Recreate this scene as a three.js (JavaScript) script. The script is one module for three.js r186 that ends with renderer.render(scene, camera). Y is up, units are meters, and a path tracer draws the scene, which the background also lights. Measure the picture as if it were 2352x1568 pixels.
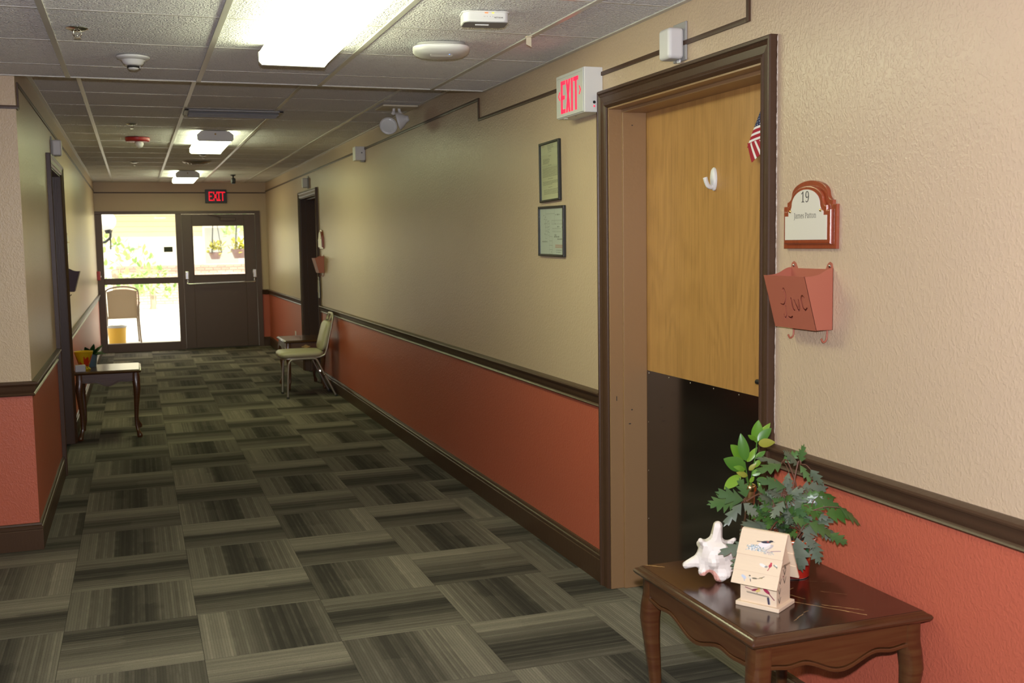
import * as THREE from 'three';
import { RoundedBoxGeometry } from 'three/addons/geometries/RoundedBoxGeometry.js';
import { mergeGeometries, toCreasedNormals } from 'three/addons/utils/BufferGeometryUtils.js';
import { RectAreaLightUniformsLib } from 'three/addons/lights/RectAreaLightUniformsLib.js';

// ---------------------------------------------------------------- camera, sky, flash, exposure
RectAreaLightUniformsLib.init();
const scene = new THREE.Scene();
const renderer = new THREE.WebGLRenderer({ antialias: true });
renderer.toneMapping = THREE.LinearToneMapping;
renderer.toneMappingExposure = 1.0;
renderer.shadowMap.enabled = true;

const camera = new THREE.PerspectiveCamera(35.65, 2352 / 1568, 0.05, 120);
camera.filmGauge = 22.3;
camera.rotation.order = 'YXZ';
camera.position.set(0.8262, 1.4903, 4.3891);
camera.rotation.set(-0.0932, -0.3394, -0.0153);
camera.focus = 4.2;
camera.userData.fStop = 4.0;
scene.add(camera);

scene.background = new THREE.Color(1.0, 0.95, 0.82);          // bright hazy sky, seen only through the exit door
scene.backgroundIntensity = 2.8;
scene.environment = null;

// the camera's own flash: its head sits above the lens and points along the view
const flash = new THREE.SpotLight(new THREE.Color(0.98, 0.965, 1.08), 28, 0, 1.0, 0.5, 2);
flash.name = 'camera_flash';
flash.position.set(0.8262, 1.60, 4.37);
flash.target.position.set(0.8262 + 3.315, 1.10, -5.0);
flash.shadow.radius = 1.1;
flash.castShadow = true;
scene.add(flash, flash.target);

// sun behind the building: the strip by the exit door is in shade, the patio beyond is lit
const sun = new THREE.DirectionalLight(new THREE.Color(1.0, 0.92, 0.74), 8.5);
sun.name = 'sun'; sun.position.set(8, 22, -4); sun.target.position.set(1.5, 0, -20); sun.castShadow = true;
Object.assign(sun.shadow.camera, { left: -20, right: 20, top: 20, bottom: -20, near: 1, far: 60 }); sun.shadow.mapSize.set(2048, 2048);
scene.add(sun, sun.target);

// ---------------------------------------------------------------- dimensions of the place (metres)
const WX = 2.70, LX = 0.32, ZB = -1.30, ZE = -11.80, HN = 2.32, HF = 2.42, RAIL = 0.846, RAILB = 0.774, BASE = 0.136;
const PI = Math.PI;

// ---------------------------------------------------------------- helpers
let seed = 20240611;
const rnd = () => { seed = (seed * 1664525 + 1013904223) >>> 0; return seed / 4294967296; };
const rr = (a, b) => a + (b - a) * rnd();
const taken = {};
function numbered(name) { const n = taken[name] = (taken[name] ?? -1) + 1; return n ? `${name}_${String(n).padStart(3, '0')}` : name; }
function tag(o, label, category, group) { o.userData.label = label; if (category) o.userData.category = category; if (group) o.userData.group = group; return o; }
function thing(name, label, category, pos = [0, 0, 0], turn = 0, group) {
  const o = new THREE.Group(); o.name = numbered(name); o.position.set(...pos); o.rotation.y = turn;
  scene.add(o); return tag(o, label, category, group);
}
function struct(name, label, pos = [0, 0, 0], turn = 0) {
  const o = new THREE.Group(); o.name = numbered(name); o.position.set(...pos); o.rotation.y = turn;
  o.userData.kind = 'structure'; o.userData.label = label; scene.add(o); return o;
}
function part(parent, name, geo, mat, pos, rot, label) {
  const m = new THREE.Mesh(geo, mat); m.name = name; m.castShadow = m.receiveShadow = true;
  if (pos) m.position.set(...pos); if (rot) m.rotation.set(...rot); if (label) m.userData.label = label;
  parent.add(m); return m;
}
function rbox(w, h, d, r = 0.003, s = 2) { return new RoundedBoxGeometry(w, h, d, s, Math.min(r, w / 2.01, h / 2.01, d / 2.01)); }
// texture coordinates in metres, taken from the plane each face lies nearest to
function uvm(g, k = 1, swap = false) {
  const q = g.index ? g.toNonIndexed() : g; if (!q.attributes.normal) q.computeVertexNormals();
  const p = q.attributes.position, n = p.count, uv = new Float32Array(n * 2), a = new THREE.Vector3(), b = new THREE.Vector3(), c = new THREE.Vector3();
  for (let i = 0; i < n; i += 3) {
    a.fromBufferAttribute(p, i); b.fromBufferAttribute(p, i + 1).sub(a); c.fromBufferAttribute(p, i + 2).sub(a); b.cross(c);
    const x = Math.abs(b.x), y = Math.abs(b.y), z = Math.abs(b.z);
    for (let j = i; j < i + 3; j++) {
      const X = p.getX(j), Y = p.getY(j), Z = p.getZ(j);
      let u, v; if (x >= y && x >= z) { u = Z; v = Y; } else if (y >= z) { u = X; v = Z; } else { u = X; v = Y; }
      if (swap) [u, v] = [v, u];
      uv[j * 2] = u * k; uv[j * 2 + 1] = v * k;
    }
  }
  q.setAttribute('uv', new THREE.BufferAttribute(uv, 2)); return q;
}
const at = (g, x = 0, y = 0, z = 0, rx = 0, ry = 0, rz = 0) => { g.rotateX(rx); g.rotateY(ry); g.rotateZ(rz); return g.translate(x, y, z); };
const join = (list) => mergeGeometries(list.map((g) => { const q = g.index ? g.toNonIndexed() : g; for (const k of Object.keys(q.attributes)) if (!['position', 'normal', 'uv'].includes(k)) q.deleteAttribute(k); if (!q.attributes.uv) q.setAttribute('uv', new THREE.BufferAttribute(new Float32Array(q.attributes.position.count * 2), 2)); return q; }));
const V3 = (x, y, z) => new THREE.Vector3(x, y, z);
function tube(points, r, seg = 24, rad = 8, closed = false) { return new THREE.TubeGeometry(new THREE.CatmullRomCurve3(points.map((p) => V3(...p)), closed, 'catmullrom', 0.3), seg, r, rad, closed); }
function poly(pts) { const s = new THREE.Shape(); pts.forEach(([x, y], i) => (i ? s.lineTo(x, y) : s.moveTo(x, y))); s.closePath(); return s; }
function rrect(w, h, r, cx = 0, cy = 0) {
  const s = new THREE.Shape(), a = cx - w / 2, b = cy - h / 2;
  s.moveTo(a + r, b); s.lineTo(a + w - r, b); s.absarc(a + w - r, b + r, r, -PI / 2, 0); s.lineTo(a + w, b + h - r); s.absarc(a + w - r, b + h - r, r, 0, PI / 2);
  s.lineTo(a + r, b + h); s.absarc(a + r, b + h - r, r, PI / 2, PI); s.lineTo(a, b + r); s.absarc(a + r, b + r, r, PI, 1.5 * PI); return s;
}
function ext(shape, depth, bevel = 0, seg = 2, curve = 12) {
  return new THREE.ExtrudeGeometry(shape, { depth: depth - 2 * bevel, bevelEnabled: bevel > 0, bevelThickness: bevel, bevelSize: bevel, bevelOffset: -bevel, bevelSegments: seg, curveSegments: curve }).translate(0, 0, bevel);
}
// a moulding: profile [depth, height] swept along local x from x0 to x1, optional mitres (dx per depth) at each end
function moulding(profile, x0, x1, m0 = 0, m1 = 0, h0 = 0, h1 = 0) {
  const pos = [], n = profile.length, V = (i, end) => { const [d, h] = profile[i]; return [end ? x1 - m1 * d - h1 * h : x0 + m0 * d + h0 * h, h, d]; };
  for (let i = 0; i < n; i++) { const j = (i + 1) % n; pos.push(...V(i, 0), ...V(i, 1), ...V(j, 1), ...V(i, 0), ...V(j, 1), ...V(j, 0)); }
  const tri = THREE.ShapeUtils.triangulateShape(profile.map(([d, h]) => new THREE.Vector2(d, h)), []);
  for (const [a, b, c] of tri) { pos.push(...V(a, 0), ...V(b, 0), ...V(c, 0)); pos.push(...V(a, 1), ...V(c, 1), ...V(b, 1)); }
  const g = new THREE.BufferGeometry(); g.setAttribute('position', new THREE.Float32BufferAttribute(pos, 3)); g.computeVertexNormals();
  return uvm(toCreasedNormals(g, 0.5));
}
// rings of points joined to a skin
function skin(rings, cap = true, crease = 0.7) {
  const pos = [], n = rings[0].length;
  for (let i = 0; i + 1 < rings.length; i++) for (let j = 0; j < n; j++) {
    const k = (j + 1) % n, a = rings[i][j], b = rings[i][k], c = rings[i + 1][k], d = rings[i + 1][j];
    pos.push(...a, ...c, ...b, ...a, ...d, ...c);
  }
  if (cap) for (const [r, f] of [[rings[0], 1], [rings[rings.length - 1], 0]]) {
    const m = [0, 1, 2].map((q) => r.reduce((s, p) => s + p[q], 0) / n);
    for (let j = 0; j < n; j++) { const k = (j + 1) % n; f ? pos.push(...m, ...r[j], ...r[k]) : pos.push(...m, ...r[k], ...r[j]); }
  }
  const g = new THREE.BufferGeometry(); g.setAttribute('position', new THREE.Float32BufferAttribute(pos, 3)); g.computeVertexNormals();
  return uvm(toCreasedNormals(g, crease));
}

// ---------------------------------------------------------------- periodic noise and textures
const H2 = (x, y, s) => { let h = Math.imul(x, 374761393) ^ Math.imul(y, 668265263) ^ Math.imul(s, 1274126177); h = Math.imul(h ^ (h >>> 13), 1274126177); return ((h ^ (h >>> 16)) >>> 0) / 4294967296; };
function vn(x, y, px, py, s) {
  const xi = Math.floor(x), yi = Math.floor(y), fx = x - xi, fy = y - yi, u = fx * fx * (3 - 2 * fx), v = fy * fy * (3 - 2 * fy);
  const m = (a, p) => ((a % p) + p) % p, x0 = m(xi, px), x1 = m(xi + 1, px), y0 = m(yi, py), y1 = m(yi + 1, py);
  const a = H2(x0, y0, s), b = H2(x1, y0, s), c = H2(x0, y1, s), d = H2(x1, y1, s);
  return a + (b - a) * u + (c - a) * v + (a - b - c + d) * u * v;
}
const fbm = (u, v, px, py, s, o = 4) => { let t = 0, a = 0.5, w = 0; for (let i = 0; i < o; i++) { t += a * vn(u * px, v * py, px, py, s + i * 7); w += a; a *= 0.5; px *= 2; py *= 2; } return t / w; };
const sm = (a, b, x) => { const t = Math.min(1, Math.max(0, (x - a) / (b - a))); return t * t * (3 - 2 * t); };
const enc = (c) => Math.round(255 * Math.min(1, Math.max(0, c <= 0.0031308 ? 12.92 * c : 1.055 * c ** (1 / 2.4) - 0.055)));
function colorTex(n, m, f) {
  const d = new Uint8Array(n * m * 4);
  for (let j = 0; j < m; j++) for (let i = 0; i < n; i++) { const c = f((i + 0.5) / n, (j + 0.5) / m, i, j), k = (j * n + i) * 4; d[k] = enc(c[0]); d[k + 1] = enc(c[1]); d[k + 2] = enc(c[2]); d[k + 3] = 255; }
  const t = new THREE.DataTexture(d, n, m); t.colorSpace = THREE.SRGBColorSpace; t.magFilter = THREE.LinearFilter; t.wrapS = t.wrapT = THREE.RepeatWrapping; t.needsUpdate = true; return t;
}
function grayTex(n, m, f) {
  const d = new Uint8Array(n * m * 4);
  for (let j = 0; j < m; j++) for (let i = 0; i < n; i++) { const c = Math.round(255 * Math.min(1, Math.max(0, f((i + 0.5) / n, (j + 0.5) / m, i, j)))), k = (j * n + i) * 4; d[k] = d[k + 1] = d[k + 2] = c; d[k + 3] = 255; }
  const t = new THREE.DataTexture(d, n, m); t.magFilter = THREE.LinearFilter; t.wrapS = t.wrapT = THREE.RepeatWrapping; t.needsUpdate = true; return t;
}
function drawTex(w, h, draw) {
  const c = document.createElement('canvas'); c.width = w; c.height = h; draw(c.getContext('2d'), w, h);
  const t = new THREE.CanvasTexture(c); t.colorSpace = THREE.SRGBColorSpace; return t;
}
const rep = (t, k) => { const q = t.clone(); q.repeat.set(k, k); q.needsUpdate = true; return q; };
const L = (r, g, b) => new THREE.Color().setRGB(r, g, b);
const S = (r, g, b) => new THREE.Color().setRGB(r / 255, g / 255, b / 255, THREE.SRGBColorSpace);
const mat = (color, roughness = 0.6, more = {}) => new THREE.MeshPhysicalMaterial({ color, roughness, ...more });

// knock-down plaster under paint: short, mostly upright ridges
const plaster = grayTex(1024, 1024, (u, v) => {
  const w = fbm(u, v, 16, 16, 5, 2) - 0.5, a = fbm(u + w * 0.015, v, 150, 112, 11, 3), b = fbm(u, v + w * 0.02, 110, 80, 31, 2);
  return 0.55 * sm(0.46, 0.66, a) + 0.3 * sm(0.5, 0.72, b) + 0.15 * fbm(u, v, 200, 200, 3, 1);
});
const plasterMap = rep(plaster, 1 / 0.8);
const wallTone = rep(colorTex(256, 256, (u, v) => { const n = 0.96 + 0.05 * fbm(u, v, 6, 6, 71, 5); return [n, n, n * 0.995]; }), 1 / 1.6);
const M = {
  beige: mat(L(0.56, 0.42, 0.285), 0.34, { bumpMap: plasterMap, bumpScale: 0.0008, map: wallTone, specularIntensity: 0.8 }),
  terracotta: mat(L(0.49, 0.116, 0.066), 0.42, { bumpMap: plasterMap, bumpScale: 0.0008, map: wallTone, specularIntensity: 0.8 }),
  brown: mat(L(0.070, 0.036, 0.020), 0.36, { specularIntensity: 0.6, bumpMap: rep(grayTex(256, 256, (u, v) => fbm(u, v, 40, 10, 9, 3)), 4), bumpScale: 0.0003 }),
  tan: mat(L(0.31, 0.18, 0.085), 0.36, { bumpMap: rep(grayTex(256, 256, (u, v) => fbm(u, v, 24, 24, 19, 3)), 4), bumpScale: 0.0003 }),
  kick: mat(L(0.008, 0.006, 0.005), 0.14, { ior: 2.33 }),
  bronze: mat(L(0.10, 0.066, 0.048), 0.38, { metalness: 0.35 }),
  white: mat(L(0.78, 0.77, 0.74), 0.45),
  plastic: mat(L(0.74, 0.73, 0.71), 0.32),
  ivory: mat(L(0.70, 0.62, 0.45), 0.5),
  grey: mat(L(0.36, 0.35, 0.33), 0.45),
  black: mat(L(0.012, 0.012, 0.012), 0.35),
  dark: mat(L(0.03, 0.028, 0.026), 0.6),
  chrome: mat(L(0.72, 0.71, 0.68), 0.18, { metalness: 1 }),
  steel: mat(L(0.42, 0.38, 0.32), 0.38, { metalness: 0.8 }),
  brass: mat(L(0.72, 0.50, 0.20), 0.25, { metalness: 1 }),
  glass: mat(L(0.96, 0.98, 0.97), 0.02, { transmission: 1, thickness: 0, ior: 1.5 }),
};
// ---------------------------------------------------------------- carpet tiles
function carpetTex(s) {
  const R = (k) => H2(k, s, 977), bands = []; let x = 0;
  const steps = [[0.92, 0.8, 0.55, 0.62, 0.16, 0.5], [0.85, 0.95, 0.5, 0.2, 0.42, 0.62], [0.5, 0.18, 0.34, 0.7, 0.95, 0.8], [0.72, 0.5, 0.14, 0.3, 0.6, 0.9], [0.95, 0.6, 0.4, 0.12, 0.24, 0.45]][s % 5];
  const cuts = steps.map((_, i) => (i + 1) / steps.length + (i + 1 < steps.length ? (R(i) - 0.5) * 0.09 : 0));
  const second = steps.map((t, i) => (R(20 + i) > 0.55 ? Math.min(1, Math.max(0.1, t + (R(40 + i) - 0.5) * 0.6)) : t)), tm = 0.35 + 0.3 * R(60);
  return colorTex(384, 384, (u, v) => {
    const rib = Math.floor(u * 48), f = u * 48 - rib, j = H2(rib, s, 5), p = Math.min(0.999, Math.max(0, u + (fbm(u, v, 4, 6, s * 3 + 1, 2) - 0.5) * 0.03));
    const tone = (list) => { let i = 0; while (p > cuts[i]) i++; const lo = i ? cuts[i - 1] : 0; const here = list[i], before = i ? list[i - 1] : here; return before + (here - before) * sm(0, here < before ? 0.07 : 0.12, p - lo); };
    const e = sm(-0.01, 0.01, v - tm - (H2(rib, s, 8) - 0.5) * 0.05), t0 = tone(steps) * (1 - e) + tone(second) * e;
    const ridge = 0.72 + 0.28 * Math.sin(PI * f), fleck = 0.78 + 0.44 * H2(Math.floor(u * 384), Math.floor(v * 384), s + 3), streak = (j > 0.72 ? 0.14 : j < 0.2 ? -0.1 : 0) * (0.5 + vn(v * 9, rib, 9, 97, s));
    const t = Math.max(0.03, t0 + streak) ** 1.35 * ridge * fleck;
    return [0.034 + 0.180 * t, 0.0295 + 0.157 * t, 0.025 + 0.128 * t];
  });
}
const pileBump = grayTex(384, 384, (u, v) => 0.5 * Math.sin(PI * ((u * 48) % 1)) + 0.5 * H2(Math.floor(u * 190), Math.floor(v * 190), 2));
const carpets = [0, 1, 2, 3, 4].map((s) => mat(L(1, 1, 1), 0.95, { map: carpetTex(s), bumpMap: pileBump, bumpScale: 0.0012, specularIntensity: 0.3 }));
const floor = struct('floor', 'carpet tiles laid quarter-turned in grey, taupe and charcoal stripes');
part(floor, 'underlay', new THREE.BoxGeometry(6.5, 0.1, 20), mat(L(0.05, 0.047, 0.04), 0.95), [-0.4, -0.0575, -1.9]);
const tileGeo = {};
function carpetTile(w, d, q) {                              // q quarter turns; texture keeps its size on cut tiles
  const key = [w.toFixed(3), d.toFixed(3), q].join();
  if (tileGeo[key]) return tileGeo[key];
  const g = new THREE.BoxGeometry(w - 0.0012, 0.0075, d - 0.0012), p = g.attributes.position, uv = g.attributes.uv;
  for (let i = 0; i < p.count; i++) { let a = (p.getX(i) + w / 2) / 0.5, b = (p.getZ(i) + d / 2) / 0.5; for (let k = 0; k < q; k++) [a, b] = [b, 1 - a]; uv.setXY(i, a, b); }
  return tileGeo[key] = g;
}
for (let k = -24; k < 5; k++) for (let c = -4; c < 6; c++) {
  let x0 = c * 0.5, x1 = x0 + 0.5, z0 = k * 0.5, z1 = z0 + 0.5;
  if (z1 <= ZB + 0.01 && x1 <= LX - 0.05) continue;
  if (x1 > WX + 0.02) x1 = WX + 0.02; if (z0 < ZE) z0 = ZE; if (z1 <= ZB && x0 < LX - 0.02) x0 = LX - 0.02; if (x1 - x0 < 0.01 || z1 - z0 < 0.01) continue;
  const h = Math.floor(H2(c + 50, k + 50, 4) * 1000), v = ((c + k) % 2 + 2) % 2 === 0, q = (v ? 0 : 1) + 2 * (h % 10 < 3 ? 1 : 0);
  part(floor, 'carpet_tile', carpetTile(x1 - x0, z1 - z0, q), carpets[(h >> 2) % 5], [(x0 + x1) / 2, -0.0037 + (h % 3) * 0.0002, (z0 + z1) / 2]);
}
// the recess under the door of room 19 keeps the same carpet
part(floor, 'door_saddle', new THREE.BoxGeometry(0.2, 0.0075, 1.16), carpets[1], [WX + 0.12, -0.0039, 0.905]);

// ---------------------------------------------------------------- walls
function wallPanel(pts, t = 0.2) { return uvm(ext(poly(pts), t).translate(0, 0, -t)); }   // face at local z = 0
function doorWay(list, y0, y1, x0, x1) {                     // outline of a band y0..y1 with door openings [a, b, top] cut from it
  const p = [[x0, y0]];
  for (const [a, b, top] of list) if (top > y0) { p.push([a, y0], [a, Math.min(top, y1)], [b, Math.min(top, y1)], [b, y0]); }
  p.push([x1, y0], [x1, y1], [x0, y1]); return p;
}
const SPLIT = 0.81;
function wall(name, label, pos, turn, x0, x1, top, doors = []) {
  const w = struct(name, label, pos, turn);
  part(w, 'upper_plaster', wallPanel(doorWay(doors, SPLIT, top, x0, x1)), M.beige);
  const edges = [x0, ...doors.flatMap(([a, b]) => [a, b]), x1];
  for (let i = 0; i < edges.length; i += 2) if (edges[i + 1] - edges[i] > 0.005) part(w, 'lower_plaster', wallPanel([[edges[i], 0], [edges[i + 1], 0], [edges[i + 1], SPLIT], [edges[i], SPLIT]]), M.terracotta);
  return w;
}
// right wall: local x runs along world +z, its face looks towards -x
const D1 = [0.33, 1.48, 2.036], D2 = [-8.31, -7.15, 2.036], D3 = [3.17, 4.33, 2.036];
wall('wall_right', 'textured wall on the right, beige above a terracotta lower band', [WX, 0, 0], -PI / 2, ZE - 0.2, 7.0, 2.75, [D2, D1]);
wall('wall_left', 'textured left corridor wall, beige over terracotta, running to the exit', [LX, 0, 0], PI / 2, -ZB + 0.2, -ZE + 0.2, 2.75, [D3]);
wall('wall_lobby', 'beige and terracotta wall facing the lobby left of the corridor', [0, 0, ZB], 0, -3.7, LX, 2.75);
const we = struct('wall_end', 'beige wall over and beside the exit door at the corridor end', [0, 0, ZE]);
part(we, 'upper_plaster', wallPanel([[LX, 2.008], [2.60, 2.008], [2.60, SPLIT], [WX, SPLIT], [WX, 2.75], [LX, 2.75]]), M.beige);
part(we, 'lower_plaster', wallPanel([[2.60, 0], [WX, 0], [WX, SPLIT], [2.60, SPLIT]]), M.terracotta);
wall('wall_back', 'lobby wall behind the viewer', [0, 0, 7.0], PI, -2.9, 3.7, 2.75);
wall('wall_far_left', 'lobby wall on the far left', [-3.5, 0, 0], PI / 2, -7.2, 1.5, 2.75);

// mouldings
const railP = [[0, 0.774], [0.012, 0.774], [0.016, 0.779], [0.012, 0.785], [0.008, 0.788], [0.013, 0.796], [0.016, 0.806], [0.017, 0.818], [0.022, 0.826], [0.028, 0.829], [0.030, 0.835], [0.028, 0.841], [0.012, 0.846], [0, 0.846]];
const baseP = [[0, 0], [0.016, 0], [0.016, 0.098], [0.013, 0.103], [0.0155, 0.106], [0.0155, 0.118], [0.010, 0.122], [0.012, 0.126], [0.009, 0.134], [0, 0.136]];
const CAS = 0.072;
function onWall(name, label, pos, turn) { return struct(name, label, pos, turn); }
function run(parent, name, prof, a, b, m0 = 0, m1 = 0) { return part(parent, name, moulding(prof, a, b, m0, m1), M.brown); }
const cr = onWall('trim_1', 'dark brown chair rail along the right wall', [WX, 0, 0], -PI / 2);
run(cr, 'rail', railP, ZE, D2[0] - CAS); run(cr, 'rail', railP, D2[1] + CAS, D1[0] - CAS); run(cr, 'rail', railP, D1[1] + CAS, 7);
const br = onWall('baseboard_right', 'dark brown baseboard along the right wall', [WX, 0, 0], -PI / 2);
run(br, 'board', baseP, ZE, D2[0] - CAS); run(br, 'board', baseP, D2[1] + CAS, D1[0] - CAS); run(br, 'board', baseP, D1[1] + CAS, 7);
const cl = onWall('trim_2', 'dark brown chair rail along the left corridor wall', [LX, 0, 0], PI / 2);
run(cl, 'rail', railP, -ZB, D3[0] - CAS, -1); run(cl, 'rail', railP, D3[1] + CAS, -ZE);
const bl = onWall('baseboard_left', 'dark brown baseboard along the left corridor wall', [LX, 0, 0], PI / 2);
run(bl, 'board', baseP, -ZB, D3[0] - CAS, -1); run(bl, 'board', baseP, D3[1] + CAS, -ZE);
const cb = onWall('trim_3', 'dark brown chair rail on the wall facing the lobby', [0, 0, ZB], 0); run(cb, 'rail', railP, -3.5, LX, 0, -1);
const bb = onWall('baseboard_lobby', 'dark brown baseboard on the wall facing the lobby', [0, 0, ZB], 0); run(bb, 'board', baseP, -3.5, LX, 0, -1);
const ce = onWall('trim_4', 'short piece of chair rail beside the exit door', [0, 0, ZE], 0); run(ce, 'rail', railP, 2.60, WX);
const be = onWall('baseboard_end', 'short dark baseboard beside the exit door', [0, 0, ZE], 0); run(be, 'board', baseP, 2.60, WX);
// the narrow picture strip under the ceiling, which steps up where the ceiling does
const strip = (a) => [[0, a - 0.016], [0.008, a - 0.016], [0.009, a - 0.008], [0.008, a], [0, a]];
const HT = 2.191, HTF = 2.303;
const t5 = onWall('trim_5', 'thin dark brown strip below the ceiling on the right wall, stepping up', [WX, 0, 0], -PI / 2);
run(t5, 'strip', strip(HTF), ZE, -1.41); run(t5, 'strip', strip(HT), -1.42, 1.385);
part(t5, 'riser', uvm(rbox(0.016, HTF - HT + 0.016, 0.009, 0.002)), M.brown, [-1.412, (HTF + HT) / 2 - 0.008, 0.0045]);
part(t5, 'riser', uvm(rbox(0.016, 2.75 - HT, 0.009, 0.002)), M.brown, [1.393, HT - 0.016 + (2.75 - HT) / 2, 0.0045]);
const t6 = onWall('trim_6', 'thin dark brown strip below the ceiling on the left wall', [LX, 0, 0], PI / 2);
run(t6, 'strip', strip(HTF), 1.38, -ZE); run(t6, 'strip', strip(HT - 0.01), -ZB, 1.36, -1);
part(t6, 'riser', uvm(rbox(0.016, HTF - HT + 0.02, 0.009, 0.002)), M.brown, [1.372, (HTF + HT) / 2 - 0.012, 0.0045]);
const t7 = onWall('trim_7', 'thin dark brown strip across the wall above the exit door', [0, 0, ZE], 0); run(t7, 'strip', strip(HTF - 0.02), LX, WX);
const t8 = onWall('trim_8', 'thin dark brown strip on the wall facing the lobby', [0, 0, ZB], 0); run(t8, 'strip', strip(HT - 0.01), -3.5, LX, 0, -1);

// ---------------------------------------------------------------- ceilings
const tileTex = rep(colorTex(512, 512, (u, v) => { const p = H2(Math.floor(u * 170), Math.floor(v * 170), 1), n = 0.90 + 0.10 * fbm(u, v, 90, 90, 13, 3) - (p > 0.93 ? 0.12 : 0); return [n * 0.92, n * 0.905, n * 0.885]; }), 1 / 0.61);
const tileBump = rep(grayTex(512, 512, (u, v) => 0.7 * fbm(u, v, 110, 110, 23, 2) + 0.3 * fbm(u, v, 220, 220, 29, 1)), 1 / 0.61);
const tileMats = [0.94, 0.98, 1.0, 1.03].map((k) => mat(L(k, k * 0.998, k * 0.992), 0.9, { map: tileTex, bumpMap: tileBump, bumpScale: 0.012, specularIntensity: 0.35, sheen: 1, sheenColor: L(1, 0.97, 0.95), sheenRoughness: 0.9 }));
const gridMat = mat(L(0.62, 0.60, 0.54), 0.3);
const ctGeo = {};
function ceilingTile(w, d) { const k = w.toFixed(3) + d.toFixed(3); return ctGeo[k] ??= uvm(new THREE.BoxGeometry(w - 0.004, 0.014, d - 0.004)); }
const GX = [-1.27, -0.66, -0.05, 0.56, 1.17, 1.78, 2.39];
function ceilingOf(name, label, H, xs, zs) {
  const c = struct(name, label);
  for (let i = 0; i + 1 < xs.length; i++) for (let j = 0; j + 1 < zs.length; j++) {
    const w = xs[i + 1] - xs[i], d = zs[j + 1] - zs[j];
    part(c, 'ceiling_tile', ceilingTile(w, d), tileMats[Math.floor(H2(i + 9, j + 3, 6) * 4)], [(xs[i] + xs[i + 1]) / 2, H + 0.007 + 0.0045 + H2(i, j, 8) * 0.0008, (zs[j] + zs[j + 1]) / 2]);
  }
  const za = zs[0], zb = zs[zs.length - 1], xa = xs[0], xb = xs[xs.length - 1];
  for (let i = 1; i + 1 < xs.length; i++) part(c, 'main_runner', rbox(0.024, 0.012, zb - za, 0.001, 1), gridMat, [xs[i], H + 0.006, (za + zb) / 2]);
  for (let j = 1; j + 1 < zs.length; j++) for (let i = 0; i + 1 < xs.length; i++) part(c, 'cross_tee', rbox(xs[i + 1] - xs[i] - 0.024, 0.009, 0.013, 0.001, 1), gridMat, [(xs[i] + xs[i + 1]) / 2, H + 0.0078, zs[j]]);
  part(c, 'wall_angle', rbox(0.022, 0.012, zb - za, 0.001, 1), gridMat, [xb - 0.011, H + 0.006, (za + zb) / 2]);
  return c;
}
const zn = [ZB]; for (let z = -0.934; z < 2.2; z += 0.6096) zn.push(z);
const cn = ceilingOf('ceiling', 'lower lobby ceiling of white textured tiles in a grid', HN, [...GX, WX], zn);
part(cn, 'edge_board', rbox(6.2, HF - HN + 0.4, 0.03, 0.002), M.beige, [-0.4, HN + 0.016 + (HF - HN + 0.4) / 2, ZB - 0.02]);
part(cn, 'edge_angle', rbox(6.2, 0.014, 0.022, 0.001, 1), gridMat, [-0.4, HN + 0.007, ZB + 0.008]);
const zN = zn[zn.length - 1];
part(cn, 'plain_tiles', uvm(new THREE.BoxGeometry(6.2, 0.02, 7.0 - zN)), tileMats[2], [-0.4, HN + 0.02, (7.0 + zN) / 2]);
part(cn, 'plain_tiles', uvm(new THREE.BoxGeometry(2.23, 0.02, zN - ZB)), tileMats[2], [-2.385, HN + 0.02, (ZB + zN) / 2]);
const zf = [ZE]; { const all = []; for (let z = -1.95; z > ZE + 0.1; z -= 0.6096) all.push(z); zf.push(...all.reverse()); zf.push(ZB - 0.035); }
const cf = ceilingOf('ceiling', 'higher corridor ceiling of off-white tiles in a grid', HF, [LX, 0.58, 1.19, 1.795, 2.395, WX], zf);
part(cf, 'wall_angle', rbox(0.022, 0.012, ZB - ZE, 0.001, 1), gridMat, [LX + 0.011, HF + 0.006, (ZB + ZE) / 2]);
// the slab of the storey above, closing the room
const slab = struct('ceiling', 'concrete deck above the ceiling tiles');
part(slab, 'deck', new THREE.BoxGeometry(7.4, 0.2, 19.6), M.grey, [-0.4, 2.85, -2.4]);
// ---------------------------------------------------------------- doors
const oakTex = colorTex(512, 1024, (u, v) => {
  const w = fbm(u, v, 3, 2, 41, 4), ring = (w * 11 + u * 7) % 1, cath = Math.abs(ring - 0.5) * 2, fine = fbm(u, v, 150, 4, 43, 3), pore = fbm(u, v, 256, 16, 47, 2);
  const t = 0.34 * sm(0.05, 0.95, cath) + 0.66 * fine, k = 0.80 + 0.30 * t - (pore > 0.66 ? 0.10 : 0);
  return [0.50 * k, 0.262 * k ** 1.12, 0.082 * k ** 1.3];
});
oakTex.repeat.set(1 / 1.0, 1 / 2.1);
const oak = mat(L(0.92, 0.92, 0.92), 0.38, { map: oakTex });
const casP = [[0, 0], [0.024, 0], [0.028, 0.004], [0.028, 0.012], [0.022, 0.015], [0.025, 0.019], [0.022, 0.024], [0.019, 0.027], [0.017, 0.050], [0.020, 0.053], [0.018, 0.058], [0.020, 0.062], [0.014, 0.070], [0.010, 0.072], [0, 0.072]];
function basis(g, ex, ey, ez, o) { return g.applyMatrix4(new THREE.Matrix4().makeBasis(V3(...ex), V3(...ey), V3(...ez)).setPosition(...o)); }
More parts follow.
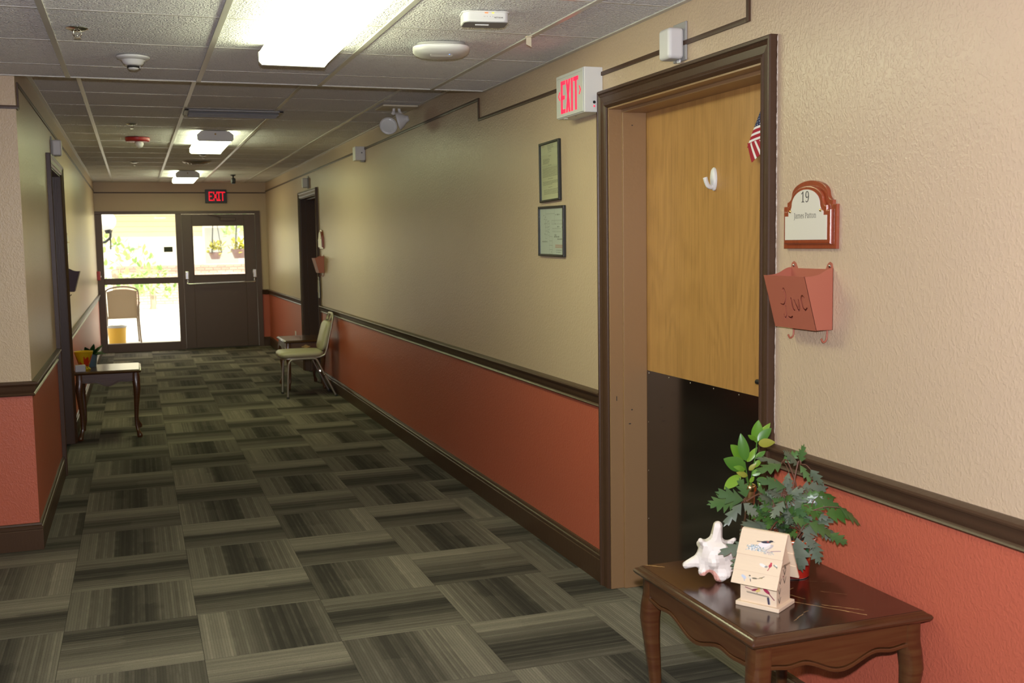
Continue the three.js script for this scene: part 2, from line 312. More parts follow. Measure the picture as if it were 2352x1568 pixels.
function doorFrame(d, [a, b, top], jm = M.brown) {
  const T = top + CAS;
  part(d, 'casing', basis(moulding(casP, 0, T, 0, 0, 1, 0), [0, -1, 0], [1, 0, 0], [0, 0, 1], [a - CAS, T, 0]), M.brown);
  part(d, 'casing', basis(moulding(casP, 0, T, 0, 0, 0, 1), [0, 1, 0], [-1, 0, 0], [0, 0, 1], [b + CAS, 0, 0]), M.brown);
  part(d, 'casing', basis(moulding(casP, a - CAS, b + CAS, 0, 0, 1, 1), [-1, 0, 0], [0, -1, 0], [0, 0, 1], [a + b, T, 0]), M.brown);
  for (const [x, s] of [[a, 1], [b, -1]]) {
    part(d, 'jamb', uvm(rbox(0.007, top, 0.205, 0.001, 1)), jm, [x + s * 0.0035, top / 2, -0.0965]);
    part(d, 'stop', uvm(rbox(0.020, top, 0.108, 0.002)), jm, [x + s * 0.010, top / 2, -0.106]);
  }
  part(d, 'head_jamb', uvm(rbox(b - a, 0.007, 0.205, 0.001, 1)), jm, [(a + b) / 2, top - 0.0035, -0.0965]);
  part(d, 'head_stop', uvm(rbox(b - a - 0.04, 0.020, 0.108, 0.002)), jm, [(a + b) / 2, top - 0.010, -0.106]);
}
function lever(leaf, x, y, z, s) {
  const l = part(leaf, 'lever_handle', at(new THREE.CylinderGeometry(0.028, 0.028, 0.012, 24), x, y, z + 0.006, PI / 2), M.black, undefined, undefined, 'dark lever handle');
  part(l, 'lever', tube([[x, y, z + 0.01], [x, y, z + 0.05], [x + s * 0.03, y, z + 0.058], [x + s * 0.12, y, z + 0.056]], 0.009, 20, 8), M.black);
}
function screw(parent, x, y, z, r = 0.0035, m = M.chrome) { return part(parent, 'screw', at(new THREE.SphereGeometry(r, 10, 5, 0, 2 * PI, 0, PI / 2).scale(1, 0.5, 1), x, y, z, PI / 2), m); }
// door of room 19, open reveal towards the corridor
const d1 = struct('door_1', 'light oak door of room 19 with a dark kick plate, in a brown frame', [WX, 0, 0], -PI / 2);
doorFrame(d1, D1, M.tan);
{
  const [a, b, top] = D1, leaf = part(d1, 'leaf', uvm(rbox(b - a - 0.016, top - 0.014, 0.04, 0.001, 1)), oak, [(a + b) / 2, top / 2, -0.181]);
  const kx = (b - a - 0.016) / 2, z = 0.0205;
  const plate = part(leaf, 'kick_plate', rbox(b - a - 0.045, 0.925, 0.0025, 0.0008, 1), M.kick, [0, 0.94 - 0.4625 - top / 2, z + 0.001], undefined, 'dark glossy kick plate');
  for (let i = 0; i < 7; i++) screw(plate, -0.535 + i * 0.1783, 0.452, 0.0012);
  for (let i = 1; i < 5; i++) for (const s of [-1, 1]) screw(plate, s * 0.540, 0.452 - i * 0.21, 0.0012);
  lever(leaf, 0.500, 1.005 - top / 2, z, -1);
  // uneven, glossy caulk along the outer edge of the near casing
  const cg = [], cx = b + CAS; for (let i = 0; i < 74; i++) { const y = 0.89 + i * 0.0165, r = 0.0010 + 0.0020 * H2(i, 4, 9); cg.push(new THREE.SphereGeometry(1, 6, 4).scale(r, 0.010 + 0.006 * H2(i, 5, 9), r).translate(cx + 0.0015 + 0.002 * H2(i, 6, 9), y, 0.002)); }
  part(d1, 'caulk', join(cg), mat(L(0.55, 0.47, 0.38), 0.18)).userData.kind = 'stuff';
  // old screw holes and scuffs in the painted frame
  for (const [x, y, z2, w, h] of [[a + 0.0204, 1.965, -0.095, 0.006, 0.004], [a + 0.0204, 0.775, -0.088, 0.006, 0.005], [a + 0.0204, 0.715, -0.078, 0.010, 0.004], [a + 0.0073, 0.825, -0.023, 0.003, 0.02]]) part(d1, 'scuff', at(new THREE.BoxGeometry(0.0006, h, w), x, y, z2), M.dark);
}
const d2 = struct('door_2', 'dark framed door in the right wall beyond the chair', [WX, 0, 0], -PI / 2);
doorFrame(d2, D2); { const [a, b, top] = D2, leaf = part(d2, 'leaf', uvm(rbox(b - a - 0.016, top - 0.014, 0.04, 0.001, 1)), oak, [(a + b) / 2, top / 2, -0.181]); part(leaf, 'kick_plate', rbox(b - a - 0.045, 0.92, 0.0025, 0.0008, 1), M.kick, [0, 0.94 - 0.46 - top / 2, 0.0215]); lever(leaf, 0.5, 1.0 - top / 2, 0.0205, -1); }
const d3 = struct('door_3', 'dark framed door in the left corridor wall', [LX, 0, 0], PI / 2);
doorFrame(d3, D3); { const [a, b, top] = D3, leaf = part(d3, 'leaf', uvm(rbox(b - a - 0.016, top - 0.014, 0.04, 0.001, 1)), oak, [(a + b) / 2, top / 2, -0.181]); part(leaf, 'kick_plate', rbox(b - a - 0.045, 0.92, 0.0025, 0.0008, 1), M.kick, [0, 0.94 - 0.46 - top / 2, 0.0215]); lever(leaf, -0.5, 1.0 - top / 2, 0.0205, 1); }

// exit door with its sidelight at the corridor end
const d4 = struct('door_4', 'dark bronze exit door with a square window and a silver push bar', [0, 0, ZE], 0);
const fr = (p, n, x0, x1, y0, y1, z0 = -0.07, z1 = 0.025, m = M.bronze) => part(p, n, uvm(rbox(x1 - x0, y1 - y0, z1 - z0, 0.003)), m, [(x0 + x1) / 2, (y0 + y1) / 2, (z0 + z1) / 2]);
fr(d4, 'head', LX, 2.60, 1.968, 2.012); fr(d4, 'mullion', 1.405, 1.487, 0, 1.968); fr(d4, 'jamb', 2.530, 2.60, 0, 1.968);
fr(d4, 'threshold', 1.487, 2.53, 0, 0.012, -0.09, 0.03, M.dark);
{
  const leaf = new THREE.Group(); leaf.name = 'leaf'; d4.add(leaf);
  const q = (n, a, b, c, e) => fr(leaf, n, a, b, c, e, -0.05, -0.006);
  q('stile', 1.490, 1.632, 0.014, 1.965); q('stile', 2.372, 2.527, 0.014, 1.965); q('top_rail', 1.632, 2.372, 1.806, 1.965); q('panel', 1.632, 2.372, 0.014, 1.075);
  for (const [a, b, c, e] of [[1.632, 1.644, 1.075, 1.806], [2.360, 2.372, 1.075, 1.806], [1.644, 2.360, 1.075, 1.087], [1.644, 2.360, 1.794, 1.806]]) fr(leaf, 'glazing_bead', a, b, c, e, -0.02, 0.002);
  part(leaf, 'pane', new THREE.PlaneGeometry(0.73, 0.72), M.glass, [2.002, 1.44, -0.028]);
  const bar = part(d4, 'push_bar', tube([[1.535, 1.035, 0.02], [1.54, 0.985, 0.07], [1.56, 0.957, 0.085], [2.0, 0.962, 0.088], [2.47, 0.970, 0.085], [2.49, 0.99, 0.07], [2.495, 1.04, 0.02]], 0.0125, 48, 10), M.chrome, undefined, undefined, 'silver push bar');
  part(bar, 'bracket', rbox(0.055, 0.125, 0.06, 0.012, 3), M.chrome, [1.533, 1.08, 0.024]); part(bar, 'bracket', rbox(0.055, 0.125, 0.06, 0.012, 3), M.chrome, [2.497, 1.09, 0.024]);
  const closer = part(d4, 'door_closer', rbox(0.22, 0.045, 0.05, 0.006), M.bronze, [2.14, 1.89, 0.02]);
  part(closer, 'arm', tube([[-0.07, 0.02, 0.02], [-0.20, 0.055, 0.04], [-0.28, 0.065, 0.0]], 0.006, 12, 6), M.bronze);
}
const w1 = struct('window_1', 'tall bronze framed sidelight beside the exit door', [0, 0, ZE], 0);
fr(w1, 'jamb', LX, 0.412, 0, 1.968); fr(w1, 'mid_rail', 0.412, 1.405, 0.972, 1.062); fr(w1, 'bottom_rail', 0.412, 1.405, 0, 0.125);
part(w1, 'pane', new THREE.PlaneGeometry(0.99, 0.905), M.glass, [0.908, 1.515, -0.028]);
part(w1, 'pane', new THREE.PlaneGeometry(0.99, 0.846), M.glass, [0.908, 0.548, -0.028]);
part(w1, 'sticker', new THREE.BoxGeometry(0.122, 0.075, 0.001), mat(S(70, 74, 60), 0.6), [1.292, 1.462, -0.026], undefined, 'small dark sticker on the glass');

// ---------------------------------------------------------------- ceiling lights
const LAMP = new THREE.Color(0.84, 1.0, 0.28);
const lensMat = new THREE.MeshStandardMaterial({ color: L(0.8, 0.8, 0.76), roughness: 0.5, emissive: L(0.94, 1.0, 0.66), emissiveIntensity: 14 }), lensFar = lensMat.clone(); lensFar.emissiveIntensity = 9;
function ceilingLight(label, x, H, z, len, power = 9) {
  const o = thing('ceiling_light', label, 'ceiling light', [x, H, z], 0, 'fluorescent ceiling lights');
  part(o, 'housing', rbox(0.20, 0.03, len - 0.02, 0.004), M.white, [0, -0.015, 0]);
  const prof = poly([[-0.105, -0.004], [-0.138, -0.030], [-0.138, -0.066], [-0.128, -0.078], [0.128, -0.078], [0.138, -0.066], [0.138, -0.030], [0.105, -0.004]]);
  part(o, 'lens', ext(prof, len - 0.05).translate(0, 0, -(len - 0.05) / 2), H > 2.4 ? lensFar : lensMat, undefined, undefined, 'glowing wraparound lens');
  for (const s of [-1, 1]) {
    const cap = part(o, 'end_cap', ext(poly([[-0.108, 0], [-0.142, -0.030], [-0.142, -0.068], [-0.130, -0.082], [0.130, -0.082], [0.142, -0.068], [0.142, -0.030], [0.108, 0]]), 0.024, 0.003).translate(0, 0, s > 0 ? len / 2 - 0.024 : -len / 2), M.white);
    part(cap, 'knob', at(new THREE.SphereGeometry(0.007, 10, 8), 0, -0.026, s * (len / 2 + 0.002)), M.brass);
  }
  const r = new THREE.RectAreaLight(LAMP, power, 0.25, len - 0.08); r.name = 'tube_light'; r.position.set(0, -0.086, 0); r.rotation.x = -PI / 2; o.add(r);
  return o;
}
ceilingLight('large bright ceiling light nearest the viewer, over the lobby', 1.49, HN, 0.50, 1.42, 6);
ceilingLight('ceiling light halfway down the corridor, behind the slot vent', 1.485, HF, -5.22, 1.28);
ceilingLight('ceiling light farthest away, near the exit sign', 1.485, HF, -9.95, 1.28);
ceilingLight('ceiling light of the lobby behind the viewer', -0.6, HN, 4.8, 1.28, 6);
// ---------------------------------------------------------------- ceiling fittings
const lathe = (pts, n = 32) => new THREE.LatheGeometry(pts.map(([r, y]) => new THREE.Vector2(r, y)), n);
function sprinkler(label, x, H, z) {
  const o = thing('fire_sprinkler', label, 'sprinkler', [x, H, z], 0, 'ceiling sprinklers');
  part(o, 'escutcheon', lathe([[0.0, 0], [0.040, 0], [0.040, -0.003], [0.028, -0.008], [0.014, -0.012], [0, -0.012]]), M.chrome);
  part(o, 'frame_arm', tube([[-0.012, -0.010, 0], [-0.014, -0.022, 0], [-0.004, -0.033, 0]], 0.0025, 12, 6), M.chrome);
  part(o, 'frame_arm', tube([[0.012, -0.010, 0], [0.014, -0.022, 0], [0.004, -0.033, 0]], 0.0025, 12, 6), M.chrome);
  part(o, 'bulb', at(new THREE.CapsuleGeometry(0.003, 0.012, 4, 8), 0, -0.022, 0), M.chrome);
  part(o, 'deflector', at(new THREE.CylinderGeometry(0.013, 0.013, 0.002, 20), 0, -0.036, 0), M.chrome);
}
sprinkler('chrome sprinkler in the lobby ceiling tile left of the light', 0.66, HN, -0.02);
sprinkler('chrome sprinkler above the red alarm beacon', 0.85, HF, -4.2);
sprinkler('small sprinkler between the red beacon and the exit wall', 0.87, HF, -8.0);
sprinkler('sprinkler just beyond the middle corridor light', 1.53, HF, -6.95);
{
  const o = thing('smoke_detector', 'white cone shaped smoke detector in the lobby ceiling', 'smoke detector', [0.859, HN, -0.60]); o.scale.setScalar(0.86);
  part(o, 'base', lathe([[0, 0], [0.080, 0], [0.082, -0.006], [0.078, -0.012], [0.060, -0.020], [0, -0.020]]), M.plastic);
  part(o, 'cone', lathe([[0.062, -0.018], [0.054, -0.024], [0.050, -0.036], [0.040, -0.042], [0.036, -0.048], [0, -0.048]]), M.plastic);
  part(o, 'chamber', lathe([[0.030, -0.047], [0.030, -0.058], [0, -0.058]]), M.dark);
  part(o, 'cap', lathe([[0, -0.057], [0.024, -0.057], [0.026, -0.060], [0.020, -0.066], [0, -0.068]]), M.plastic);
  for (let i = 0; i < 6; i++) part(o, 'rib', at(rbox(0.005, 0.014, 0.006, 0.001), 0.031, -0.053, 0, 0, i * PI / 3 + 0.3), M.plastic);
}
{ // small network switch stuck to the ceiling
  const o = thing('network_switch', 'white network switch box fixed to a lobby ceiling tile', 'network switch', [2.067, HN, 0.625], -0.16);
  part(o, 'case', ext(rrect(0.165, 0.105, 0.022), 0.034, 0.002).rotateX(PI / 2), M.plastic, [0, -0.004, 0]);
  part(o, 'top_plate', ext(rrect(0.175, 0.110, 0.024), 0.005, 0.002).rotateX(PI / 2), M.white, [0, 0, 0]);
  part(o, 'base_plate', ext(rrect(0.160, 0.100, 0.020), 0.004, 0.001).rotateX(PI / 2), mat(L(0.30, 0.30, 0.29), 0.6), [0, -0.0365, 0]);
  part(o, 'print', new THREE.PlaneGeometry(0.125, 0.022), mat(L(1, 1, 1), 0.35, { map: drawTex(512, 90, (g, w, h) => { g.fillStyle = '#dcdbd8'; g.fillRect(0, 0, w, h); g.fillStyle = '#55504c'; g.font = 'bold 30px sans-serif'; g.fillText('NETGEAR', 350, 70); g.font = '20px sans-serif'; g.fillText('1 2', 190, 52); g.fillText('3', 240, 52); g.fillText('4', 285, 52); g.fillText('5', 325, 52); }) }), [0.005, -0.020, 0.0531]);
  const led = (c) => new THREE.MeshStandardMaterial({ color: 0x222222, emissive: c, emissiveIntensity: 1.6 });
  part(o, 'led', new THREE.BoxGeometry(0.012, 0.004, 0.002), led(L(1.0, 0.25, 0.08)), [0.000, -0.0075, 0.0532]);
  part(o, 'led', new THREE.BoxGeometry(0.008, 0.004, 0.002), led(L(0.9, 0.75, 0.1)), [0.024, -0.0075, 0.0532]);
  part(o, 'cable_clip', ext(rrect(0.05, 0.008, 0.0035), 0.004).rotateX(PI / 2), M.white, [-0.01, -0.040, 0.01]);
}
{
  const o = thing('access_point', 'white rounded wireless access point with a blue light on the ceiling', 'access point', [2.085, HN, -0.02], -0.25); o.scale.set(1.1, 1, 1.1);
  const sq = (r) => { const s = new THREE.Shape(), n = 48; for (let i = 0; i < n; i++) { const a = i / n * 2 * PI, c = Math.cos(a), d = Math.sin(a), x = r * Math.sign(c) * Math.abs(c) ** 0.62, y = r * Math.sign(d) * Math.abs(d) ** 0.62; i ? s.lineTo(x, y) : s.moveTo(x, y); } s.closePath(); return s; };
  const ring = (r, y) => Array.from({ length: 48 }, (_, i) => { const a = -i / 48 * 2 * PI, c = Math.cos(a), d = Math.sin(a); return [r * Math.sign(c) * Math.abs(c) ** 0.62, y, r * Math.sign(d) * Math.abs(d) ** 0.62]; });
  part(o, 'mount', ext(sq(0.095), 0.012).rotateX(PI / 2), M.grey);
  part(o, 'shell', skin([ring(0.104, -0.010), ring(0.109, -0.014), ring(0.109, -0.024), ring(0.100, -0.033), ring(0.082, -0.042), ring(0.060, -0.047), ring(0.030, -0.050), ring(0.004, -0.0505)].reverse(), true, 0.9), M.plastic);
  part(o, 'badge', at(ext(rrect(0.085, 0.030, 0.01), 0.002, 0.0006), 0, -0.047, 0.048, PI / 2 - 0.22), M.white);
  part(o, 'led', at(new THREE.SphereGeometry(0.003, 10, 8), 0.030, -0.0455, 0.058), new THREE.MeshStandardMaterial({ color: 0x112266, emissive: L(0.15, 0.35, 1), emissiveIntensity: 2.2 }), undefined, undefined, 'small blue indicator');
}
{
  const o = thing('ceiling_clip', 'cream plastic tag clipped to the ceiling grid', 'clip', [2.372, HN, 0.27]);
  part(o, 'clip', rbox(0.024, 0.004, 0.02, 0.001), M.ivory, [0, -0.002, 0]);
  part(o, 'tag', ext(poly([[-0.011, 0], [0.011, 0], [0.011, -0.040], [0.005, -0.037], [-0.011, -0.030]]), 0.002, 0.0004).translate(0, -0.003, 0), M.ivory);
}
{ // emergency light with two lamp heads on a ceiling plate
  const o = thing('emergency_light', 'white emergency light with two lamp heads on a ceiling plate', 'emergency light', [2.555, HF, -2.80]);
  part(o, 'plate', rbox(0.24, 0.012, 0.24, 0.003), M.ivory, [0, -0.006, 0]);
  for (const [s, yaw, pitch] of [[-1, -0.35, 0.45], [1, -1.91, 0.25]]) {
    const stem = part(o, 'swivel', tube([[s * 0.018, -0.010, 0], [s * 0.020, -0.028, 0], [s * 0.026, -0.045, 0.004]], 0.010, 14, 10), M.plastic);
    part(stem, 'knuckle', new THREE.SphereGeometry(0.014, 16, 12), M.plastic, [s * 0.024, -0.043, 0.004]);
    const h = part(o, 'lamp_head', lathe([[0, -0.052], [0.018, -0.052], [0.022, -0.040], [0.026, -0.030], [0.040, -0.016], [0.056, 0.010], [0.060, 0.016], [0.061, 0.026], [0.056, 0.028], [0.050, 0.018], [0, 0.010]]).rotateX(PI / 2), M.plastic, [s < 0 ? -0.046 : 0.026, s < 0 ? -0.116 : -0.092, s < 0 ? -0.045 : 0.030], [pitch, yaw, 0, 'YXZ']);
    h.rotation.order = 'YXZ';
    part(h, 'lens', at(new THREE.SphereGeometry(0.054, 24, 8, 0, 2 * PI, 0, PI / 2).scale(1, 0.22, 1), 0, 0, 0.016, PI / 2), mat(L(0.8, 0.82, 0.8), 0.12, { clearcoat: 1 }));
  }
}
{ // slot air vent
  const o = thing('air_vent', 'long grey slot air vent across the corridor ceiling', 'air vent', [1.52, HF, -3.36]);
  part(o, 'frame', rbox(0.66, 0.010, 0.03, 0.002), M.grey, [0, -0.005, 0.135]); part(o, 'frame', rbox(0.66, 0.010, 0.03, 0.002), M.grey, [0, -0.005, -0.135]);
  part(o, 'frame', rbox(0.03, 0.010, 0.30, 0.002), M.grey, [-0.315, -0.005, 0]); part(o, 'frame', rbox(0.03, 0.010, 0.30, 0.002), M.grey, [0.315, -0.005, 0]);
  for (let i = 0; i < 5; i++) part(o, 'louvre', at(rbox(0.60, 0.003, 0.058, 0.001, 1), 0, -0.012, -0.098 + i * 0.049, 0.5), mat(L(0.50, 0.49, 0.48), 0.4));
}
{
  const o = thing('ceiling_diffuser', 'round grey air diffuser between the two far lights', 'air vent', [1.515, HF, -7.85]);
  for (const [r0, r1, y] of [[0.15, 0.125, -0.008], [0.118, 0.09, -0.014], [0.084, 0.055, -0.019]]) part(o, 'ring', lathe([[r0, 0], [r0, -0.004], [r1, y - 0.010], [r1 - 0.006, y - 0.008], [r0 - 0.012, 0]]), M.steel);
  part(o, 'centre', lathe([[0, -0.026], [0.05, -0.024], [0.045, -0.004], [0, 0]]), M.steel);
}
{
  const o = thing('alarm_beacon', 'red fire alarm beacon with a clear dome on the corridor ceiling', 'alarm', [0.895, HF, -5.25]);
  part(o, 'base', lathe([[0, 0], [0.098, 0], [0.100, -0.006], [0.098, -0.028], [0.090, -0.036], [0, -0.036]]), mat(L(0.40, 0.02, 0.02), 0.4));
  part(o, 'dome', at(new THREE.SphereGeometry(0.036, 20, 14), 0.012, -0.052, 0), mat(L(0.85, 0.85, 0.82), 0.15));
}
{
  const o = thing('security_camera', 'small black camera hanging from the far corridor ceiling', 'camera', [2.085, HF, -10.0]);
  part(o, 'mount', lathe([[0, 0], [0.035, 0], [0.033, -0.010], [0.010, -0.018], [0.010, -0.045], [0, -0.045]]), M.black);
  part(o, 'body', rbox(0.058, 0.075, 0.085, 0.018, 3), M.black, [0, -0.080, 0]);
  part(o, 'lens', at(new THREE.CylinderGeometry(0.018, 0.020, 0.02, 16), 0, -0.08, 0.045, PI / 2), M.dark);
}

// ---------------------------------------------------------------- fittings on the walls
const onRight = (name, label, cat, z, y, group, x = WX) => thing(name, label, cat, [x, y, z], -PI / 2, group);
const onLeft = (name, label, cat, z, y, group, x = LX) => thing(name, label, cat, [x, y, z], PI / 2, group);
const opal = mat(L(0.72, 0.70, 0.67), 0.4);
function callLight(o, far) {
  part(o, 'back_plate', rbox(0.095, 0.135, 0.008, 0.003), M.grey, [0, 0, 0.004]);
  part(o, 'cover', rbox(0.083, 0.108, 0.062, 0.014, 4), opal, [-0.004, -0.008, 0.038]);
  part(o, 'tab', rbox(0.022, 0.012, 0.006, 0.002), M.plastic, [0.004, -0.067, 0.012]);
}
callLight(onRight('call_light', 'white boxy call light above the door of room 19', 'call light', 0.945, 2.190, 'call lights over the doors'));
callLight(onRight('call_light', 'small call light above the far door on the right', 'call light', -7.70, 2.195, 'call lights over the doors'));
callLight(onLeft('call_light', 'small call light above the door in the left wall', 'call light', -3.62, 2.19, 'call lights over the doors'));
{
  const o = onRight('wall_sensor', 'white cube shaped sensor box high on the right wall mid corridor', 'sensor', -4.62, 2.255);
  part(o, 'housing', rbox(0.115, 0.115, 0.085, 0.004), M.white, [0, 0, 0.0425]); part(o, 'button', at(new THREE.CylinderGeometry(0.005, 0.005, 0.006, 12), 0.058, 0.005, 0.030, 0, 0, PI / 2), M.dark);
  part(o, 'foot', rbox(0.06, 0.014, 0.03, 0.003), M.grey, [0.02, -0.064, 0.02]);
}
// lit exit sign beside room 19
{
  const o = onRight('exit_sign', 'white box exit sign with lit red letters beside room 19', 'exit sign', 0.120, 2.118);
  part(o, 'housing', rbox(0.298, 0.186, 0.084, 0.003), M.white, [0, 0, 0.042]);
  const face = part(o, 'face_plate', rbox(0.292, 0.180, 0.006, 0.002), mat(L(0.60, 0.61, 0.58), 0.4), [0, 0, 0.087]);
  part(face, 'seam', rbox(0.272, 0.0012, 0.001, 0.0003, 1), M.grey, [0, 0.077, 0.0030]);
  const red = new THREE.MeshStandardMaterial({ color: L(0.5, 0.02, 0.03), roughness: 0.4, emissive: L(1.0, 0.028, 0.10), emissiveIntensity: 0.95 });
  const b = (w, h, x, y, s = 0) => { const g = new THREE.BoxGeometry(w, h, 0.003); if (s) g.applyMatrix4(new THREE.Matrix4().makeShear(0, 0, s, 0, 0, 0)); return g.translate(x, y, 0); };
  const lh = 0.138, T = 0.017;
  const slant = (x0, x1, w) => ext(poly([[x0, -lh / 2], [x0 + w, -lh / 2], [x1 + w, lh / 2], [x1, lh / 2]]), 0.003).translate(0, 0, -0.0015);
  const letters = [[b(T, lh, -0.0150, 0), b(0.046, T, 0.0005, lh / 2 - T / 2), b(0.040, T, -0.0025, -0.002), b(0.046, T, 0.0005, -lh / 2 + T / 2)], [slant(-0.024, 0.008, T * 0.95), slant(0.008, -0.024, T * 0.95)], [b(T, lh, 0, 0)], [b(T * 0.9, lh, 0, 0), b(0.050, T, 0, lh / 2 - T / 2)]];
  [-0.066, -0.010, 0.033, 0.075].forEach((x, i) => part(face, 'letter', join(letters[i]), red, [x, -0.006, 0.0035]));
  for (const s of [-1, 1]) part(face, 'arrow', ext(poly([[0, 0.018], [s * 0.013, 0], [0, -0.018], [s * -0.006, -0.018], [s * 0.006, 0], [s * -0.006, 0.018]].slice(0, s > 0 ? 6 : 6)), 0.003).translate(0, 0, -0.0015), red, [s > 0 ? 0.114 : -0.108, 0.002, 0.0035]);
  part(o, 'test_button', at(new THREE.CylinderGeometry(0.006, 0.006, 0.004, 16), 0.150, -0.052, 0.040, 0, 0, PI / 2), M.black);
  part(o, 'indicator', at(new THREE.SphereGeometry(0.004, 10, 8), 0.149, -0.068, 0.040), red);
  part(o, 'screw', at(new THREE.SphereGeometry(0.004, 8, 6), 0.02, -0.094, 0.066), M.chrome); part(o, 'latch', rbox(0.02, 0.004, 0.012, 0.001), M.white, [-0.09, -0.094, 0.07]);
  const r = new THREE.RectAreaLight(L(1, 0.06, 0.1), 0.9, 0.2, 0.14); r.name = 'sign_glow'; r.position.set(0, 0, 0.096); r.rotation.y = PI; o.add(r);
}
// far exit sign: dotted red diodes on black
{
  const o = thing('exit_sign', 'black exit sign with dotted red letters over the exit door', 'exit sign', [1.985, 2.222, ZE]);
  part(o, 'housing', rbox(0.305, 0.195, 0.045, 0.006), M.black, [0, 0, 0.0225]);
  const red = new THREE.MeshStandardMaterial({ color: 0x220000, emissive: L(1.0, 0.01, 0.03), emissiveIntensity: 1.5 });
  const maps = [['####', '#...', '#...', '###.', '#...', '#...', '####'], ['#..#', '#..#', '.##.', '.##.', '.##.', '#..#', '#..#'], ['###', '.#.', '.#.', '.#.', '.#.', '.#.', '###'], ['#####', '..#..', '..#..', '..#..', '..#..', '..#..', '..#..']];
  [-0.095, -0.030, 0.026, 0.065].forEach((x, i) => { const gs = []; maps[i].forEach((row, j) => [...row].forEach((c, k) => { if (c === '#') gs.push(new THREE.CylinderGeometry(0.0078, 0.0078, 0.006, 8).rotateX(PI / 2).translate(k * 0.0145, 0.058 - j * 0.0192, 0)); })); part(o, 'letter', join(gs), red, [x, 0, 0.0465]); });
  const r = new THREE.RectAreaLight(L(1, 0.03, 0.05), 0.5, 0.2, 0.12); r.name = 'sign_glow'; r.position.set(0, 0, 0.06); r.rotation.y = PI; o.add(r);
}
// framed notices
function framed(name, label, z, y, w, h, tilt, tex) {
  const o = onRight(name, label, 'picture frame', z, y); o.rotation.order = 'YXZ'; o.rotation.z = tilt;
  const f = 0.011, fm = mat(L(0.012, 0.011, 0.010), 0.3);
  for (const s of [-1, 1]) { part(o, 'frame_side', rbox(f, h, 0.016, 0.003), fm, [s * (w / 2 - f / 2), 0, 0.008]); part(o, 'frame_rail', rbox(w - 2 * f, f, 0.016, 0.003), fm, [0, s * (h / 2 - f / 2), 0.008]); }
  part(o, 'paper', new THREE.BoxGeometry(w - 1.6 * f, h - 1.6 * f, 0.002), [M.white, M.white, M.white, M.white, mat(L(1, 1, 1), 0.5, { map: tex }), M.white], [0, 0, 0.006]);
  part(o, 'glazing', new THREE.PlaneGeometry(w - 2 * f, h - 2 * f), M.glass, [0, 0, 0.0095]);
}
framed('framed_notice', 'upper black framed typed notice between the exit sign and chair rail', -0.322, 1.820, 0.252, 0.282, 0.018, drawTex(360, 420, (g, w, h) => {
  g.fillStyle = '#c9c7a4'; g.fillRect(0, 0, w, h); g.fillStyle = '#4c4a3e'; const line = (x, y, n) => { for (let i = 0; i < n; i += 1) { const k = 3 + Math.floor(H2(i, y, 3) * 6); g.fillRect(x, y, k * 4.2, 2.4); x += k * 4.2 + 4; if (x > w - 40) break; } };
  for (let i = 0; i < 5; i++) line(w / 2 - 50 + i * 4, 14 + i * 9, 4 - (i > 2 ? 1 : 0)); line(w / 2 - 40, 62, 3); line(w / 2 - 24, 92, 2); for (let i = 0; i < 5; i++) line(44, 112 + i * 8, 5 - (i % 2)); line(w / 2 - 36, 160, 3);
  for (let i = 0; i < 9; i++) line(30, 180 + i * 8, 40); line(w / 2 - 44, 262, 3); for (let i = 0; i < 4; i++) line(30, 280 + i * 8, i < 3 ? 40 : 8); line(w / 2 - 36, 324, 3); for (let i = 0; i < 5; i++) line(52, 342 + i * 8, i === 2 ? 40 : 12);
}));
framed('framed_plan', 'lower black framed evacuation floor plan beside room 19', -0.309, 1.539, 0.324, 0.238, -0.012, drawTex(440, 320, (g, w, h) => {
  g.fillStyle = '#c3c9c2'; g.fillRect(0, 0, w, h); g.strokeStyle = '#6b716c'; g.lineWidth = 1.4; const box = (x, y, a, b) => g.strokeRect(x, y, a, b);
  g.beginPath(); g.moveTo(110, 10); g.lineTo(110, 150); g.moveTo(270, 6); g.lineTo(270, 110); g.moveTo(110, 40); g.lineTo(275, 40); g.stroke();
  for (let i = 0; i < 5; i++) { box(100, 80 + i * 26, 34, 26); box(150, 88 + i * 20, 30, 20); } for (let i = 0; i < 7; i++) { box(220 + i * 26, 86, 26, 26); box(230 + i * 22, 140, 22, 24); } for (let i = 0; i < 4; i++) box(170, 196 + i * 30, 60, 30);
  g.fillStyle = '#2f322f'; for (const [x, y] of [[70, 48], [96, 60], [80, 74], [150, 92], [148, 130], [150, 158], [280, 108], [400, 130], [86, 106], [86, 176], [205, 300], [285, 46]]) g.fillRect(x, y, 8, 5);
  g.font = 'bold 13px sans-serif'; g.fillText('AREA 1A', 310, 52); g.fillText('EXIT 4', 318, 134); g.fillText('BLDG', 270, 190); g.fillText('MEETING AREA', 262, 202); g.fillText('EVACUATION 12', 320, 218); g.fillText('EVACUATION 14', 40, 236);
  g.fillStyle = '#b0705c'; for (let i = 0; i < 3; i++) g.fillRect(282, 252 + i * 8, 140, 4); g.fillStyle = '#4a5a8a'; g.fillRect(300, 286, 8, 5); g.fillRect(300, 300, 8, 5); g.fillStyle = '#6b716c'; g.fillRect(316, 287, 80, 3); g.fillRect(316, 301, 60, 3);
}));

